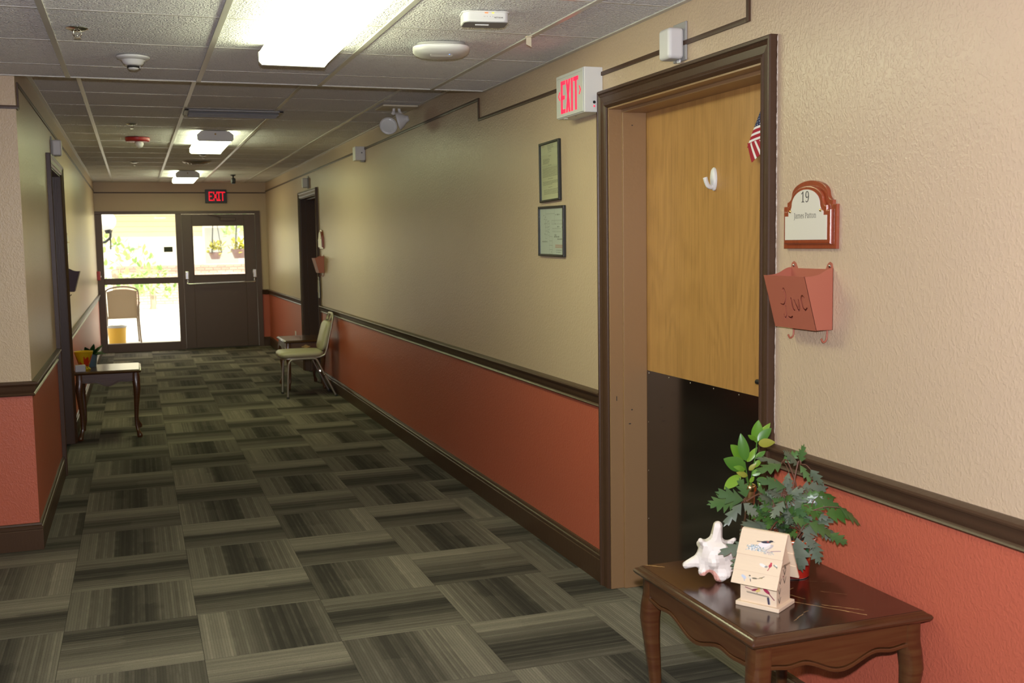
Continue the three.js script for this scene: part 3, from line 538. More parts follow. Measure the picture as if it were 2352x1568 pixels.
// name plaques and metal wall pockets beside the doors
const cherryTex = rep(colorTex(256, 256, (u, v) => { const n = 0.75 + 0.5 * fbm(u, v, 60, 3, 81, 4); return [0.27 * n, 0.052 * n, 0.016 * n]; }), 3);
const cherry = mat(L(1, 1, 1), 0.28, { map: cherryTex, clearcoat: 0.4, clearcoatRoughness: 0.2 });
function archShape(k, sh) {                                    // plaque outline: square lower part, shoulders, round arch
  const w = 0.128 - k, y0 = -0.098 + k, s = new THREE.Shape(), r = 0.088 - 0.75 * k;
  s.moveTo(-w, y0); s.lineTo(w, y0); s.lineTo(w, sh - k); s.lineTo(w - 0.017, sh - k); s.lineTo(w - 0.017, sh + 0.012 - k);
  s.quadraticCurveTo(r + 0.004, sh + 0.014 - k, r, sh + 0.032 - k);
  for (let i = 1; i < 24; i++) { const a = i / 24 * PI; s.lineTo(r * Math.cos(a), sh + 0.032 - k + (0.100 - sh - 0.032) * Math.sin(a)); }
  s.lineTo(-r, sh + 0.032 - k); s.quadraticCurveTo(-r - 0.004, sh + 0.014 - k, -w + 0.017, sh + 0.012 - k); s.lineTo(-w + 0.017, sh - k); s.lineTo(-w, sh - k); s.closePath(); return s;
}
const plateTex = drawTex(512, 420, (g, w, h) => {
  g.fillStyle = '#d8d2c2'; g.fillRect(0, 0, w, h); g.fillStyle = '#1c1918'; g.textAlign = 'center'; g.font = '104px serif'; g.save(); g.translate(252, 130); g.scale(0.92, 1.05); g.fillText('19', 0, 0); g.restore();
  g.fillStyle = '#3a3735'; g.font = '52px serif'; g.save(); g.translate(252, 246); g.scale(0.85, 1.05); g.fillText('James Patton', 0, 0); g.restore();
});
function plaque(o, tex) {
  part(o, 'backboard', uvm(ext(archShape(0, 0.028), 0.012, 0.002)), cherry);
  part(o, 'moulding', uvm(ext(archShape(0.014, 0.028), 0.012, 0.005, 4)), cherry, [0, 0, 0.010]);
  const g = ext(archShape(0.026, 0.024), 0.003, 0.0006), p = g.attributes.position, uv = g.attributes.uv;
  for (let i = 0; i < p.count; i++) uv.setXY(i, (p.getX(i) + 0.102) / 0.204, (p.getY(i) + 0.078) / 0.167);
  const pl = part(o, 'name_plate', g, mat(L(1, 1, 1), 0.35, tex ? { map: tex } : { color: L(0.68, 0.64, 0.53) }), [-0.002, 0, 0.021]);
  for (const s of [-1, 1]) part(pl, 'screw', new THREE.SphereGeometry(0.0045, 12, 8).scale(1, 1, 0.6), M.brass, [s * 0.074, 0.012, 0.004]);
}
plaque(onRight('name_plaque', 'cherry wood arched plaque numbered 19 beside the oak door', 'plaque', 1.738, 1.556), plateTex);
plaque(onRight('name_plaque', 'arched room plaque beside the far door on the right', 'plaque', -6.90, 1.55));
plaque(onLeft('name_plaque', 'arched room plaque beside the door in the left wall', 'plaque', -4.58, 1.53));

const clay = mat(L(0.40, 0.118, 0.070), 0.45);
function stroke(pts, w) {                                      // a closed outline round an open pen stroke
  w *= 1.4; const c = new THREE.CatmullRomCurve3(pts.map(([x, y]) => V3(x, y, 0)), false, 'catmullrom', 0.5).getPoints(26), a = [], b = [];
  c.forEach((p, i) => { const q = c[Math.min(i + 1, c.length - 1)].clone().sub(c[Math.max(i - 1, 0)]).normalize(), k = w * (0.45 + 0.55 * Math.sin(PI * Math.min(0.92, Math.max(0.08, i / 26)))); a.push([p.x - q.y * k, p.y + q.x * k]); b.push([p.x + q.y * k, p.y - q.x * k]); });
  return [...a, ...b.reverse()];
}
function wallPocket(o, m, word) {
  const W = 0.205, h = 0.155, dT = 0.098, dB = 0.056, t = 0.0016, ang = Math.atan2(dT - dB, h);
  const back = poly([[-W / 2, 0], [W / 2, 0], [W / 2, 0.176], [W / 2 - 0.004, 0.190], [W / 2 - 0.014, 0.195], [W / 2 - 0.024, 0.190], [W / 2 - 0.034, 0.174], [-W / 2 + 0.034, 0.174], [-W / 2 + 0.024, 0.190], [-W / 2 + 0.014, 0.195], [-W / 2 + 0.004, 0.190], [-W / 2, 0.176]]);
  part(o, 'back_panel', ext(back, 0.002, 0.0003), m);
  const side = new THREE.Shape(); side.moveTo(0, 0); side.lineTo(dB, 0); side.lineTo(dT, h); side.quadraticCurveTo(dT * 0.55, h - 0.002, dT * 0.34, h + 0.012); side.quadraticCurveTo(dT * 0.12, h + 0.024, 0, 0.176); side.closePath();
  for (const s of [-1, 1]) part(o, 'side_panel', ext(side, t).rotateY(-PI / 2), m, [s * (W / 2 - t / 2) + t / 2, 0, 0]);
  part(o, 'bottom_panel', rbox(W, t, dB, 0.0005, 1), m, [0, t / 2, dB / 2]);
  const front = poly([[-W / 2, 0], [W / 2, 0], [W / 2, Math.hypot(h, dT - dB)], [-W / 2, Math.hypot(h, dT - dB)]]);
  if (word) for (const [pts, w] of [
    [[[-0.048, 0.074], [-0.030, 0.072], [-0.016, 0.086], [-0.010, 0.106], [-0.014, 0.122], [-0.022, 0.116]], 0.0026],
    [[[-0.022, 0.070], [-0.026, 0.052], [-0.027, 0.040], [-0.036, 0.030], [-0.042, 0.034], [-0.040, 0.044]], 0.0026],
    [[[-0.022, 0.037], [-0.010, 0.031], [0.002, 0.038]], 0.0028],
    [[[0.012, 0.096], [0.011, 0.080], [0.012, 0.062], [0.020, 0.056]], 0.0036],
    [[[0.026, 0.090], [0.032, 0.070], [0.039, 0.058], [0.046, 0.070], [0.048, 0.092]], 0.0032],
    [[[0.062, 0.078], [0.074, 0.084], [0.080, 0.096], [0.073, 0.103], [0.064, 0.094], [0.062, 0.070], [0.072, 0.060], [0.084, 0.068]].slice(2), 0.0030]]) front.holes.push(new THREE.Path(stroke(pts, w).map(([x, y]) => new THREE.Vector2(x, y)).reverse()));
  part(o, 'front_panel', ext(front, t).rotateX(ang), m, [0, 0, dB - t]);
  for (const s of [-1, 1]) {
    part(o, 'screw', at(new THREE.SphereGeometry(0.005, 12, 8).scale(1, 1, 0.6), s * (W / 2 - 0.014), 0.182, 0.003), M.chrome);
    part(o, 'hook', tube([[s * 0.082, 0.004, 0.004], [s * 0.082, -0.024, 0.005], [s * 0.082, -0.034, 0.010], [s * 0.082, -0.036, 0.018], [s * 0.082, -0.026, 0.024]], 0.0028, 20, 8), m);
  }
}
wallPocket(onRight('wall_pocket', 'terracotta metal wall pocket cut with the word Live', 'wall pocket', 1.738, 1.226), clay, true);
wallPocket(onRight('wall_pocket', 'rust coloured metal wall pocket beside the far right door', 'wall pocket', -6.90, 1.20), clay, false);
wallPocket(onLeft('wall_pocket', 'dark purple metal wall pocket beside the left door', 'wall pocket', -4.58, 1.16), mat(L(0.055, 0.018, 0.030), 0.55), false);
{
  const o = onRight('door_hanger', 'white tag hanging from the handle of the far right door', 'tag', -7.08, 1.02, undefined, WX - 0.02);
  part(o, 'tag', ext(rrect(0.085, 0.19, 0.012), 0.004, 0.001), M.white);
  part(o, 'loop', new THREE.TorusGeometry(0.02, 0.003, 8, 20), M.white, [0, 0.11, 0.002]);
}
{
  const o = onRight('power_outlet', 'white wall outlet low on the far right wall', 'outlet', -9.1, 0.36);
  part(o, 'plate', rbox(0.07, 0.115, 0.006, 0.003), M.white, [0, 0, 0.003]);
  for (const s of [-1, 1]) part(o, 'socket', rbox(0.034, 0.030, 0.004, 0.006), M.plastic, [0, s * 0.024, 0.006]);
}
{
  const o = onLeft('alarm_pull_station', 'red fire alarm pull station beside the exit sidelight', 'fire alarm', -11.55, 1.11);
  part(o, 'box', rbox(0.085, 0.125, 0.045, 0.006), mat(L(0.42, 0.02, 0.02), 0.35), [0, 0, 0.0225]);
  part(o, 'handle', rbox(0.06, 0.022, 0.014, 0.004), M.white, [0, -0.012, 0.050]);
}
// hook and flag on the oak door
const DX = WX + 0.1605;
{
  const o = onRight('adhesive_hook', 'white adhesive hook in the middle of the oak door', 'hook', 0.905, 1.715, undefined, DX);
  const ring = (r, z, k) => Array.from({ length: 20 }, (_, i) => { const a = i / 20 * 2 * PI; return [r * Math.cos(a), k * Math.sin(a) - 0.004, z]; });
  part(o, 'back', skin([ring(0.019, 0.0, 0.043), ring(0.019, 0.005, 0.043), ring(0.015, 0.011, 0.037), ring(0.006, 0.014, 0.025)]), M.plastic);
  part(o, 'hook', tube([[0, -0.030, 0.006], [0, -0.034, 0.016], [0, -0.028, 0.028], [0, -0.012, 0.036], [0, 0.002, 0.040]], 0.0085, 20, 10), M.plastic);
}
{
  const o = onRight('small_flag', 'small red, white and blue flag on a white stick on the oak door', 'flag', 1.262, 1.55, undefined, DX - 0.012);
  part(o, 'stick', new THREE.CylinderGeometry(0.0042, 0.0042, 0.40, 12), M.plastic, [0, 0.20, 0]);
  part(o, 'tip', new THREE.SphereGeometry(0.007, 12, 10), M.brass, [0, 0.402, 0]);
  const cloth = (tex) => mat(L(1, 1, 1), 0.8, { map: tex, side: THREE.DoubleSide });
  const upper = drawTex(300, 400, (g, w, h) => {
    g.fillStyle = '#a01c2c'; g.fillRect(0, 0, w, h); g.fillStyle = '#e4dfda'; for (let i = 0; i < 3; i++) g.fillRect(0, 206 + i * 62, w, 26); g.fillStyle = '#232a4c'; g.fillRect(0, 0, w, 206);
    g.fillStyle = '#e8e4e0'; for (let i = 0; i < 7; i++) for (let j = 0; j < 6; j++) { g.beginPath(); const cx = 20 + j * 50 + (i % 2) * 25, cy = 16 + i * 29; for (let k = 0; k < 10; k++) { const a = k / 10 * 2 * PI - PI / 2, r = k % 2 ? 4 : 9; g.lineTo(cx + r * Math.cos(a), cy + r * Math.sin(a)); } g.fill(); }
  });
  const lower = drawTex(200, 200, (g, w, h) => { g.fillStyle = '#a01c2c'; g.fillRect(0, 0, w, h); g.fillStyle = '#e4dfda'; for (let i = 0; i < 5; i++) g.fillRect(34 + i * 48, 0, 18, h); });
  const sheet = (c, nx, ny, wave, tex, name) => {                // c: corners [top left, top right, bottom left, bottom right] in x, y
    const pos = [], uv = [], idx = [];
    for (const side of [0, 1]) for (let j = 0; j <= ny; j++) for (let i = 0; i <= nx; i++) {
      const u = i / nx, v = j / ny, x = (c[0][0] * (1 - u) + c[1][0] * u) * (1 - v) + (c[2][0] * (1 - u) + c[3][0] * u) * v, y = (c[0][1] * (1 - u) + c[1][1] * u) * (1 - v) + (c[2][1] * (1 - u) + c[3][1] * u) * v - 0.010 * (1 - u) ** 2 * v;
      pos.push(x, y, 0.006 + wave * Math.sin(u * 5 + v * 2) + side * 0.0012); uv.push(u, 1 - v);
    }
    const n = (nx + 1) * (ny + 1); for (let s = 0; s < 2; s++) for (let j = 0; j < ny; j++) for (let i = 0; i < nx; i++) { const a = s * n + j * (nx + 1) + i, b = a + 1, d = a + nx + 1, e = d + 1; s ? idx.push(a, d, b, b, d, e) : idx.push(a, b, d, b, e, d); }
    const g = new THREE.BufferGeometry(); g.setAttribute('position', new THREE.Float32BufferAttribute(pos, 3)); g.setAttribute('uv', new THREE.Float32BufferAttribute(uv, 2)); g.setIndex(idx); g.computeVertexNormals(); part(o, name, g, cloth(tex));
  };
  sheet([[-0.012, 0.385], [0.02, 0.390], [-0.100, 0.262], [0.02, 0.270]], 12, 12, 0.004, upper, 'flag_cloth');
  sheet([[-0.104, 0.268], [0.01, 0.275], [-0.072, 0.210], [0.03, 0.250]], 12, 8, 0.003, lower, 'folded_end');
}
// ---------------------------------------------------------------- dark wood tables
const mahogTex = rep(colorTex(512, 512, (u, v) => { const n = 0.72 + 0.56 * fbm(u + 0.02 * fbm(u, v, 4, 4, 3, 2), v, 5, 90, 91, 4); return [0.062 * n, 0.0225 * n * n, 0.0075 * n * n]; }), 1.6);
const mahog = mat(L(1, 1, 1), 0.26, { map: mahogTex, clearcoat: 0.35, clearcoatRoughness: 0.15 });
const mahogLeg = mat(L(1.35, 1.3, 1.2), 0.30, { map: mahogTex, clearcoat: 0.35, clearcoatRoughness: 0.2 });
const scratched = drawTex(1024, 1024, (g, w, h) => {           // near table top, u along its length, v across
  const img = g.createImageData(w, h);
  for (let j = 0; j < h; j++) for (let i = 0; i < w; i++) { const u = i / w, v = j / h, n = 0.72 + 0.56 * fbm(u, v + 0.01 * fbm(u, v, 4, 4, 3, 2), 4, 70, 91, 4), k = (j * w + i) * 4; img.data[k] = enc(0.034 * n); img.data[k + 1] = enc(0.0105 * n * n); img.data[k + 2] = enc(0.0055 * n * n); img.data[k + 3] = 255; }
  g.putImageData(img, 0, 0);
  g.lineCap = 'round';
  const sc = (x0, y0, x1, y1, n, wd, c) => { for (let q = 0; q < n; q++) { g.strokeStyle = c; g.lineWidth = wd * (0.4 + rnd()); g.beginPath(); let x = x0 + rr(-6, 6), y = y0 + rr(-5, 5); g.moveTo(x, y); const s = 9; for (let i = 1; i <= s; i++) { const t = i / s; const X = x0 + (x1 - x0) * t + rr(-3, 3), Y = y0 + (y1 - y0) * t + rr(-3, 3); if (rnd() < 0.72) g.lineTo(X, Y); else g.moveTo(X, Y); } g.stroke(); } };
  // w: along the wall from the far end (0) to the near end (1024); h: from the wall (0) to the free edge (1024)
  sc(700, 560, 950, 330, 3, 4.2, '#c2a06c'); sc(790, 440, 900, 300, 2, 3.4, '#c2a06c'); sc(560, 430, 640, 560, 2, 3.2, '#a8845a'); sc(500, 300, 560, 180, 2, 2.2, '#94714a'); sc(600, 520, 700, 470, 2, 3.2, '#b08c5c');
  sc(820, 560, 900, 700, 2, 3.6, '#b08c5c'); sc(30, 960, 90, 880, 4, 4.2, '#c09a66'); sc(30, 700, 70, 560, 2, 1.4, '#8f6d46'); sc(300, 760, 520, 560, 2, 2.2, '#94714a'); sc(640, 330, 720, 230, 2, 2.0, '#94714a');
  for (let i = 0; i < 60; i++) { g.fillStyle = ['#7d5b3a', '#5a3a24', '#9c7a50'][i % 3]; g.fillRect(rnd() * w, rnd() * h, rr(1, 4), rr(1, 2.5)); }
  for (let i = 0; i < 40; i++) { const x = rnd() * w, y = rnd() * h; sc(x, y, x + rr(-60, 60), y + rr(-60, 60), 1, 1.0, '#573722'); }
});
const scratchedTop = mat(L(1, 1, 1), 0.20, { map: scratched, clearcoat: 0.5, clearcoatRoughness: 0.12 });
function rectRing(w, d, r, y, n = 5) {
  const p = []; for (const [sx, sz, a0] of [[1, 1, 0], [-1, 1, PI / 2], [-1, -1, PI], [1, -1, 1.5 * PI]]) for (let i = 0; i <= n; i++) { const a = a0 + i / n * PI / 2; p.push([sx * (w / 2 - r) + r * Math.cos(a), y, sz * (d / 2 - r) + r * Math.sin(a)]); }
  return p.reverse();
}
function table(o, w, d, h, { top = mahog, drawer = 0 } = {}) {
  const prof = [[0.016, 0], [0.005, 0.002], [0.001, 0.007], [0, 0.011], [0.003, 0.016], [0.010, 0.019], [0.012, 0.021], [0.017, 0.0245], [0.020, 0.025]];
  const t = part(o, 'tabletop', skin(prof.map(([k, y]) => rectRing(w - 2 * k, d - 2 * k, 0.006, h - 0.025 + y)), true, 0.5), mahog);
  const panel = part(t, 'top_panel', new THREE.BoxGeometry(w - 0.042, 0.0012, d - 0.042), top, [0, h + 0.0004, 0]);
  { const p = panel.geometry.attributes.position, uv = panel.geometry.attributes.uv; for (let i = 0; i < p.count; i++) uv.setXY(i, p.getZ(i) / d + 0.5, top === mahog ? p.getX(i) / w + 0.5 : p.getX(i) / w + 0.5); }
  const ins = 0.034;
  for (const [len, dist, turn] of [[d - 2 * ins - 0.05, w / 2 - ins, PI / 2], [d - 2 * ins - 0.05, w / 2 - ins, -PI / 2], [w - 2 * ins - 0.05, d / 2 - ins, 0], [w - 2 * ins - 0.05, d / 2 - ins, PI]]) {
    const L2 = len / 2 + 0.004, curve = (x) => { const t = Math.abs(x) / L2; return 0.098 - 0.034 * (t < 0.55 ? 0.5 - 0.5 * Math.cos(PI * t / 0.55) : 1) + 0.006 * Math.exp(-(((t - 0.72) / 0.14) ** 2)); };
    const edge = (k) => Array.from({ length: 33 }, (_, i) => { const x = -L2 + 2 * L2 * i / 32; return [x, -curve(x) + k]; });
    const dr = drawer && turn === 0;
    const board = (k, z, th, name, m) => part(o, name, uvm(ext(poly([[L2, 0], [-L2, 0], ...edge(k)]), th, 0.0008, 1)), m, [0, 0, 0]);
    const a = board(0.0125, 0, 0.018, 'apron', mahogLeg), b = ext(poly([...edge(0), ...edge(0.0095).reverse()]), 0.012, 0.0015, 2), c = board(0.006, 0, 0.008, 'apron_backing', mahog);
    const put = (m, z) => { m.rotation.y = turn; const q = dist + z; m.position.set(Math.sin(turn) * q, h - 0.025, Math.cos(turn) * q); };
    put(a, -0.006); put(c, -0.004); put(part(o, 'bead', uvm(b), mahogLeg), 0.002);
    if (dr) {
      const f = part(o, 'drawer_front', uvm(rbox(len - 0.03, 0.066, 0.012, 0.003)), mahogLeg); put(f, 0.014); f.position.y -= 0.042;
      part(f, 'back_plate', ext((() => { const s = new THREE.Shape(), n = 40; for (let i = 0; i < n; i++) { const q = i / n * 2 * PI, r = 1 + 0.22 * Math.cos(4 * q); const x = 0.038 * r * Math.cos(q), y = 0.017 * r * Math.sin(q); i ? s.lineTo(x, y) : s.moveTo(x, y); } s.closePath(); return s; })(), 0.002), M.brass, [0, 0, 0.006]);
      part(f, 'bail_pull', tube([[-0.024, 0.004, 0.008], [-0.022, -0.006, 0.016], [0, -0.013, 0.020], [0.022, -0.006, 0.016], [0.024, 0.004, 0.008]], 0.0025, 20, 6), M.brass);
    }
  }
  const spec = [[h - 0.025, 0.026, 0], [h - 0.075, 0.0265, 0], [h - 0.110, 0.028, 0.005], [h - 0.150, 0.0275, 0.008], [h - 0.21, 0.023, 0.005], [h * 0.45, 0.0185, -0.001], [h * 0.30, 0.0155, -0.005], [h * 0.17, 0.0135, -0.005], [0.062, 0.0135, 0.000], [0.040, 0.016, 0.008], [0.022, 0.021, 0.014], [0.008, 0.021, 0.014], [0, 0.017, 0.013]];
  for (const sx of [-1, 1]) for (const sz of [-1, 1]) {
    const rings = spec.map(([y, r, k]) => Array.from({ length: 20 }, (_, i) => { const a = i / 20 * 2 * PI, c = Math.cos(a), s = Math.sin(a), e = y > h - 0.1 ? 0.45 : 0.72; return [sx * (w / 2 - ins - 0.012 + k) + r * Math.sign(c) * Math.abs(c) ** e, y, sz * (d / 2 - ins - 0.012 + k) + r * Math.sign(s) * Math.abs(s) ** e]; }));
    part(o, 'leg', skin(rings, true, 0.9), mahogLeg);
  }
}
table(thing('side_table', 'scratched dark wood side table with a birdhouse and plant on it', 'table', [2.4235, 0, 1.965], 0), 0.530, 0.645, 0.545, { top: scratchedTop });
table(thing('side_table', 'dark side table against the left wall with a yellow pot', 'table', [0.585, 0, -4.68], 0), 0.50, 0.56, 0.54);
table(thing('side_table', 'dark side table with a brass drawer pull behind the chair', 'table', [2.455, 0, -6.95], 0), 0.44, 0.66, 0.515, { drawer: 1 });

// ---------------------------------------------------------------- beige vinyl chair
{
  const o = thing('stacking_chair', 'beige vinyl chair with grey steel legs against the right wall', 'chair', [2.36, 0, -6.22], -PI / 2);
  const vinyl = mat(L(0.46, 0.42, 0.29), 0.42, { bumpMap: rep(tileBump, 20), bumpScale: 0.0004 }), tubeM = M.steel;
  const ring = (w, d, z0, y, r) => rectRing(w, d, r, y, 6).map(([x, yy, z]) => [x * (1 + 0.10 * (z / d)), yy, z + z0]);
  part(o, 'seat', skin([ring(0.36, 0.37, 0.03, 0.395, 0.07), ring(0.40, 0.41, 0.03, 0.400, 0.08), ring(0.425, 0.435, 0.03, 0.418, 0.085), ring(0.42, 0.43, 0.03, 0.440, 0.085), ring(0.38, 0.39, 0.03, 0.455, 0.08), ring(0.26, 0.27, 0.03, 0.462, 0.07), ring(0.1, 0.1, 0.03, 0.464, 0.04)], true, 1.2), vinyl);
  part(o, 'seat_pan', skin([ring(0.34, 0.36, 0.03, 0.383, 0.06), ring(0.40, 0.41, 0.03, 0.386, 0.08), ring(0.40, 0.41, 0.03, 0.397, 0.08)], true, 0.6), tubeM);
  // backrest: tapered pad leaning to the rear
  const lean = (y) => -0.185 - 0.25 * (y - 0.45), pad = [];
  for (const [k, g] of [[0.006, 0], [0.002, 0.010], [0, 0.020], [0.004, 0.034], [0.016, 0.042]]) pad.push(Array.from({ length: 36 }, (_, i) => { const a = -i / 36 * 2 * PI, c = Math.cos(a), s = Math.sin(a), y = 0.595 + (0.145 - k) * Math.sign(s) * Math.abs(s) ** 0.35, x = (0.180 - k - 0.06 * (y - 0.595)) * Math.sign(c) * Math.abs(c) ** 0.4; return [x, y, lean(y) + g - 0.012]; }));
  part(o, 'backrest', skin(pad.reverse(), true, 1.0), vinyl);
  const P = (x, y, dz = 0) => [x, y, lean(y) - 0.018 + dz];
  const hoop = part(o, 'back_frame', tube([[0.178, 0.405, 0.16], [0.182, 0.398, 0.0], [0.184, 0.395, -0.12], [0.186, 0.415, -0.185], P(0.188, 0.47), P(0.184, 0.60), P(0.170, 0.74), P(0.150, 0.795), P(0.100, 0.812), P(0, 0.815), P(-0.100, 0.812), P(-0.150, 0.795), P(-0.170, 0.74), P(-0.184, 0.60), P(-0.188, 0.47), [-0.186, 0.415, -0.185], [-0.184, 0.395, -0.12], [-0.182, 0.398, 0.0], [-0.178, 0.405, 0.16]], 0.0105, 120, 10), tubeM);
  part(hoop, 'grip', tube([P(0.06, 0.742, 0.008), P(0.085, 0.772, 0.004), P(0.06, 0.806, 0), P(0, 0.812, 0), P(-0.06, 0.806, 0), P(-0.085, 0.772, 0.004), P(-0.06, 0.742, 0.008)], 0.012, 40, 10), vinyl);
  for (const s of [-1, 1]) {
    const leg = part(o, 'leg', tube([[s * 0.200, 0.006, 0.185], [s * 0.200, 0.20, 0.178], [s * 0.200, 0.345, 0.165], [s * 0.198, 0.380, 0.135], [s * 0.196, 0.386, 0.05], [s * 0.196, 0.386, -0.06], [s * 0.197, 0.372, -0.105], [s * 0.200, 0.26, -0.160], [s * 0.206, 0.006, -0.285]], 0.0105, 90, 10), tubeM);
    for (const z of [0.185, -0.285]) part(leg, 'foot_cap', at(new THREE.CylinderGeometry(0.0125, 0.0135, 0.02, 12), s * (z > 0 ? 0.200 : 0.206), 0.010, z), M.dark);
    part(leg, 'stack_bumper', new THREE.SphereGeometry(0.008, 10, 8), M.chrome, [s * 0.212, 0.22, -0.178]);
  }
}

// ---------------------------------------------------------------- things on the near table
const TH = 0.546;
const pineTex = (draw) => drawTex(512, 512, (g, w, h) => {
  const img = g.createImageData(w, h);
  for (let j = 0; j < h; j++) for (let i = 0; i < w; i++) { const n = 0.95 + 0.07 * fbm(i / w, j / h, 4, 60, 17, 3), k = (j * w + i) * 4; img.data[k] = enc(0.74 * n); img.data[k + 1] = enc(0.585 * n); img.data[k + 2] = enc(0.41 * n); img.data[k + 3] = 255; }
  g.putImageData(img, 0, 0); draw?.(g, w, h);
});
const el = (g, x, y, a, b, r, c) => { g.fillStyle = c; g.beginPath(); g.ellipse(x, y, a, b, r, 0, 2 * PI); g.fill(); };
const ln = (g, c, w, ...p) => { g.strokeStyle = c; g.lineWidth = w; g.lineCap = 'round'; g.beginPath(); for (let i = 0; i < p.length; i += 2) i ? g.lineTo(p[i], p[i + 1]) : g.moveTo(p[i], p[i + 1]); g.stroke(); };
{
  const o = thing('birdhouse', 'small cream wooden birdhouse painted with birds on the near table', 'birdhouse', [2.329, TH, 2.076], -1.012);
  const pine = mat(L(0.74, 0.585, 0.41), 0.6), W = 0.100, D = 0.080, ridge = 0.190, ang = 1.10;
  part(o, 'base', rbox(0.120, 0.011, 0.098, 0.002), pine, [0, 0.0055, 0]);
  const front = mat(L(1, 1, 1), 0.6, { map: pineTex((g) => {
    g.translate(0, 250); g.scale(1, 0.64); ln(g, '#9a8f78', 14, 96, 214, 402, 232); ln(g, '#3c3536', 9, 90, 196, 400, 218); ln(g, '#3a3448', 30, 392, 250, 404, 370); ln(g, '#b9b7b2', 8, 412, 240, 424, 384);
    ln(g, '#7c2440', 14, 70, 110, 190, 150); el(g, 215, 128, 62, 24, -0.5, '#8c3048'); el(g, 250, 140, 40, 24, -0.7, '#d8c070'); el(g, 262, 86, 20, 18, 0, '#c8a858'); ln(g, '#2c2224', 6, 278, 84, 298, 92); ln(g, '#5c5040', 5, 240, 168, 236, 200);
    el(g, 370, 112, 66, 30, 0.9, '#9c2848'); ln(g, '#7c1c3c', 15, 400, 150, 478, 268); el(g, 332, 62, 22, 18, 0, '#a83050');
  }) });
  const body = part(o, 'body', new THREE.BoxGeometry(W, 0.10, D), [0, 1, 2, 3, 4, 5].map((i) => (i === 4 ? front : i === 0 ? mat(L(1, 1, 1), 0.6, { map: pineTex((g) => { for (const [x, y, s] of [[110, 480, 1], [110, 360, 1], [130, 230, 0.9], [300, 140, 1.2], [320, 60, 1.2], [300, 250, 1.1]]) { ln(g, '#343026', 12 * s, x, y, x - 50 * s, y - 70 * s); ln(g, '#343026', 12 * s, x, y, x + 50 * s, y - 70 * s); ln(g, '#3d3a34', 8 * s, x, y, x, y - 110 * s); } el(g, 250, 150, 18, 14, 0, '#7c2a30'); }) }) : pine)), [0, 0.061, 0]);
  const ht = D / 2, gTop = 0.178;
  for (const s of [-1, 1]) part(o, 'gable', ext(poly([[-ht, 0.105], [ht, 0.105], [0.004, gTop], [-0.004, gTop]]), 0.004).rotateY(PI / 2), pine, [s > 0 ? W / 2 - 0.004 : -W / 2, 0, 0]);
  const art = [
    (g) => { for (let i = 0; i < 240; i++) el(g, 110 + rnd() * 200 + (rnd() - 0.5) * 50, 300 + rnd() * 110 + (rnd() - 0.5) * 30, rr(3, 12), rr(3, 8), rnd() * 3, ['#c9cdd2', '#8fa3b0', '#5d7c8c', '#e6e4e6', '#7c98a0'][i % 5]); el(g, 290, 260, 74, 52, -0.2, '#dfd6d6'); el(g, 345, 292, 26, 70, 0.5, '#b7aaa6'); el(g, 325, 300, 16, 56, 0.5, '#d9cfc6'); for (let i = 0; i < 60; i++) el(g, 300 + rnd() * 110, 360 + rnd() * 80, rr(3, 9), rr(2, 6), rnd() * 3, ['#b9b2b8', '#7f9ca0', '#a58f96'][i % 3]); ln(g, '#9c7f86', 14, 370, 370, 470, 330); el(g, 300, 195, 58, 26, -0.35, '#2a2c3c'); el(g, 352, 162, 22, 19, 0, '#23242f'); ln(g, '#23242f', 14, 200, 208, 270, 196); el(g, 316, 186, 12, 9, 0, '#c0503c'); ln(g, '#23242f', 5, 370, 162, 388, 168); },
    (g) => { el(g, 310, 280, 30, 56, -0.5, '#dcd8d2'); el(g, 350, 300, 16, 30, 0.2, '#8c8a86'); el(g, 392, 250, 17, 56, 0.1, '#b03848'); ln(g, '#9c3040', 8, 390, 300, 374, 400); el(g, 396, 180, 12, 22, 0, '#c04050'); el(g, 448, 240, 18, 40, -0.5, '#8c8c80'); el(g, 452, 220, 10, 26, -0.5, '#e0ddd2'); ln(g, '#4c4c44', 6, 458, 260, 470, 300); },
    (g) => { el(g, 130, 260, 24, 66, -0.3, '#b6bccc'); ln(g, '#9aa4bc', 8, 136, 310, 148, 390); el(g, 196, 250, 16, 46, -0.4, '#cfc4b4'); el(g, 192, 190, 10, 20, 0, '#3c3634'); ln(g, '#4c4440', 8, 204, 290, 216, 370); el(g, 250, 250, 30, 24, -0.4, '#6c6450'); ln(g, '#4c4436', 10, 236, 270, 300, 230, 352, 140); el(g, 318, 205, 20, 16, -0.6, '#8c7c54'); }];
  // two steep slopes of three lapped boards
  const slope = [[0, 0.064], [0.060, 0.106], [0.102, 0.142]], lenR = 0.126;
  for (const s of [1, -1]) slope.forEach(([a, b], i) => {
    const c = (a + b) / 2, m = mat(L(1, 1, 1), 0.6, { map: pineTex(s > 0 ? art[i] : undefined) });
    const bd = part(o, 'roof_board', new THREE.BoxGeometry(lenR, b - a, 0.0045), s > 0 ? [pine, pine, pine, pine, m, pine] : pine);
    bd.position.set(0, ridge - Math.sin(ang) * c, s * (Math.cos(ang) * c + 0.0035 - i * 0.0004 + (1 - 0.3 * i) * 0.0006)); bd.rotation.x = s > 0 ? -(PI / 2 - ang) - 0.018 : (PI / 2 - ang) + 0.018;
    if (i === 0) bd.position.z += s * 0.0012;
  });
  part(o, 'ridge_cap', rbox(lenR, 0.006, 0.012, 0.002), pine, [0, ridge + 0.001, 0]);
}
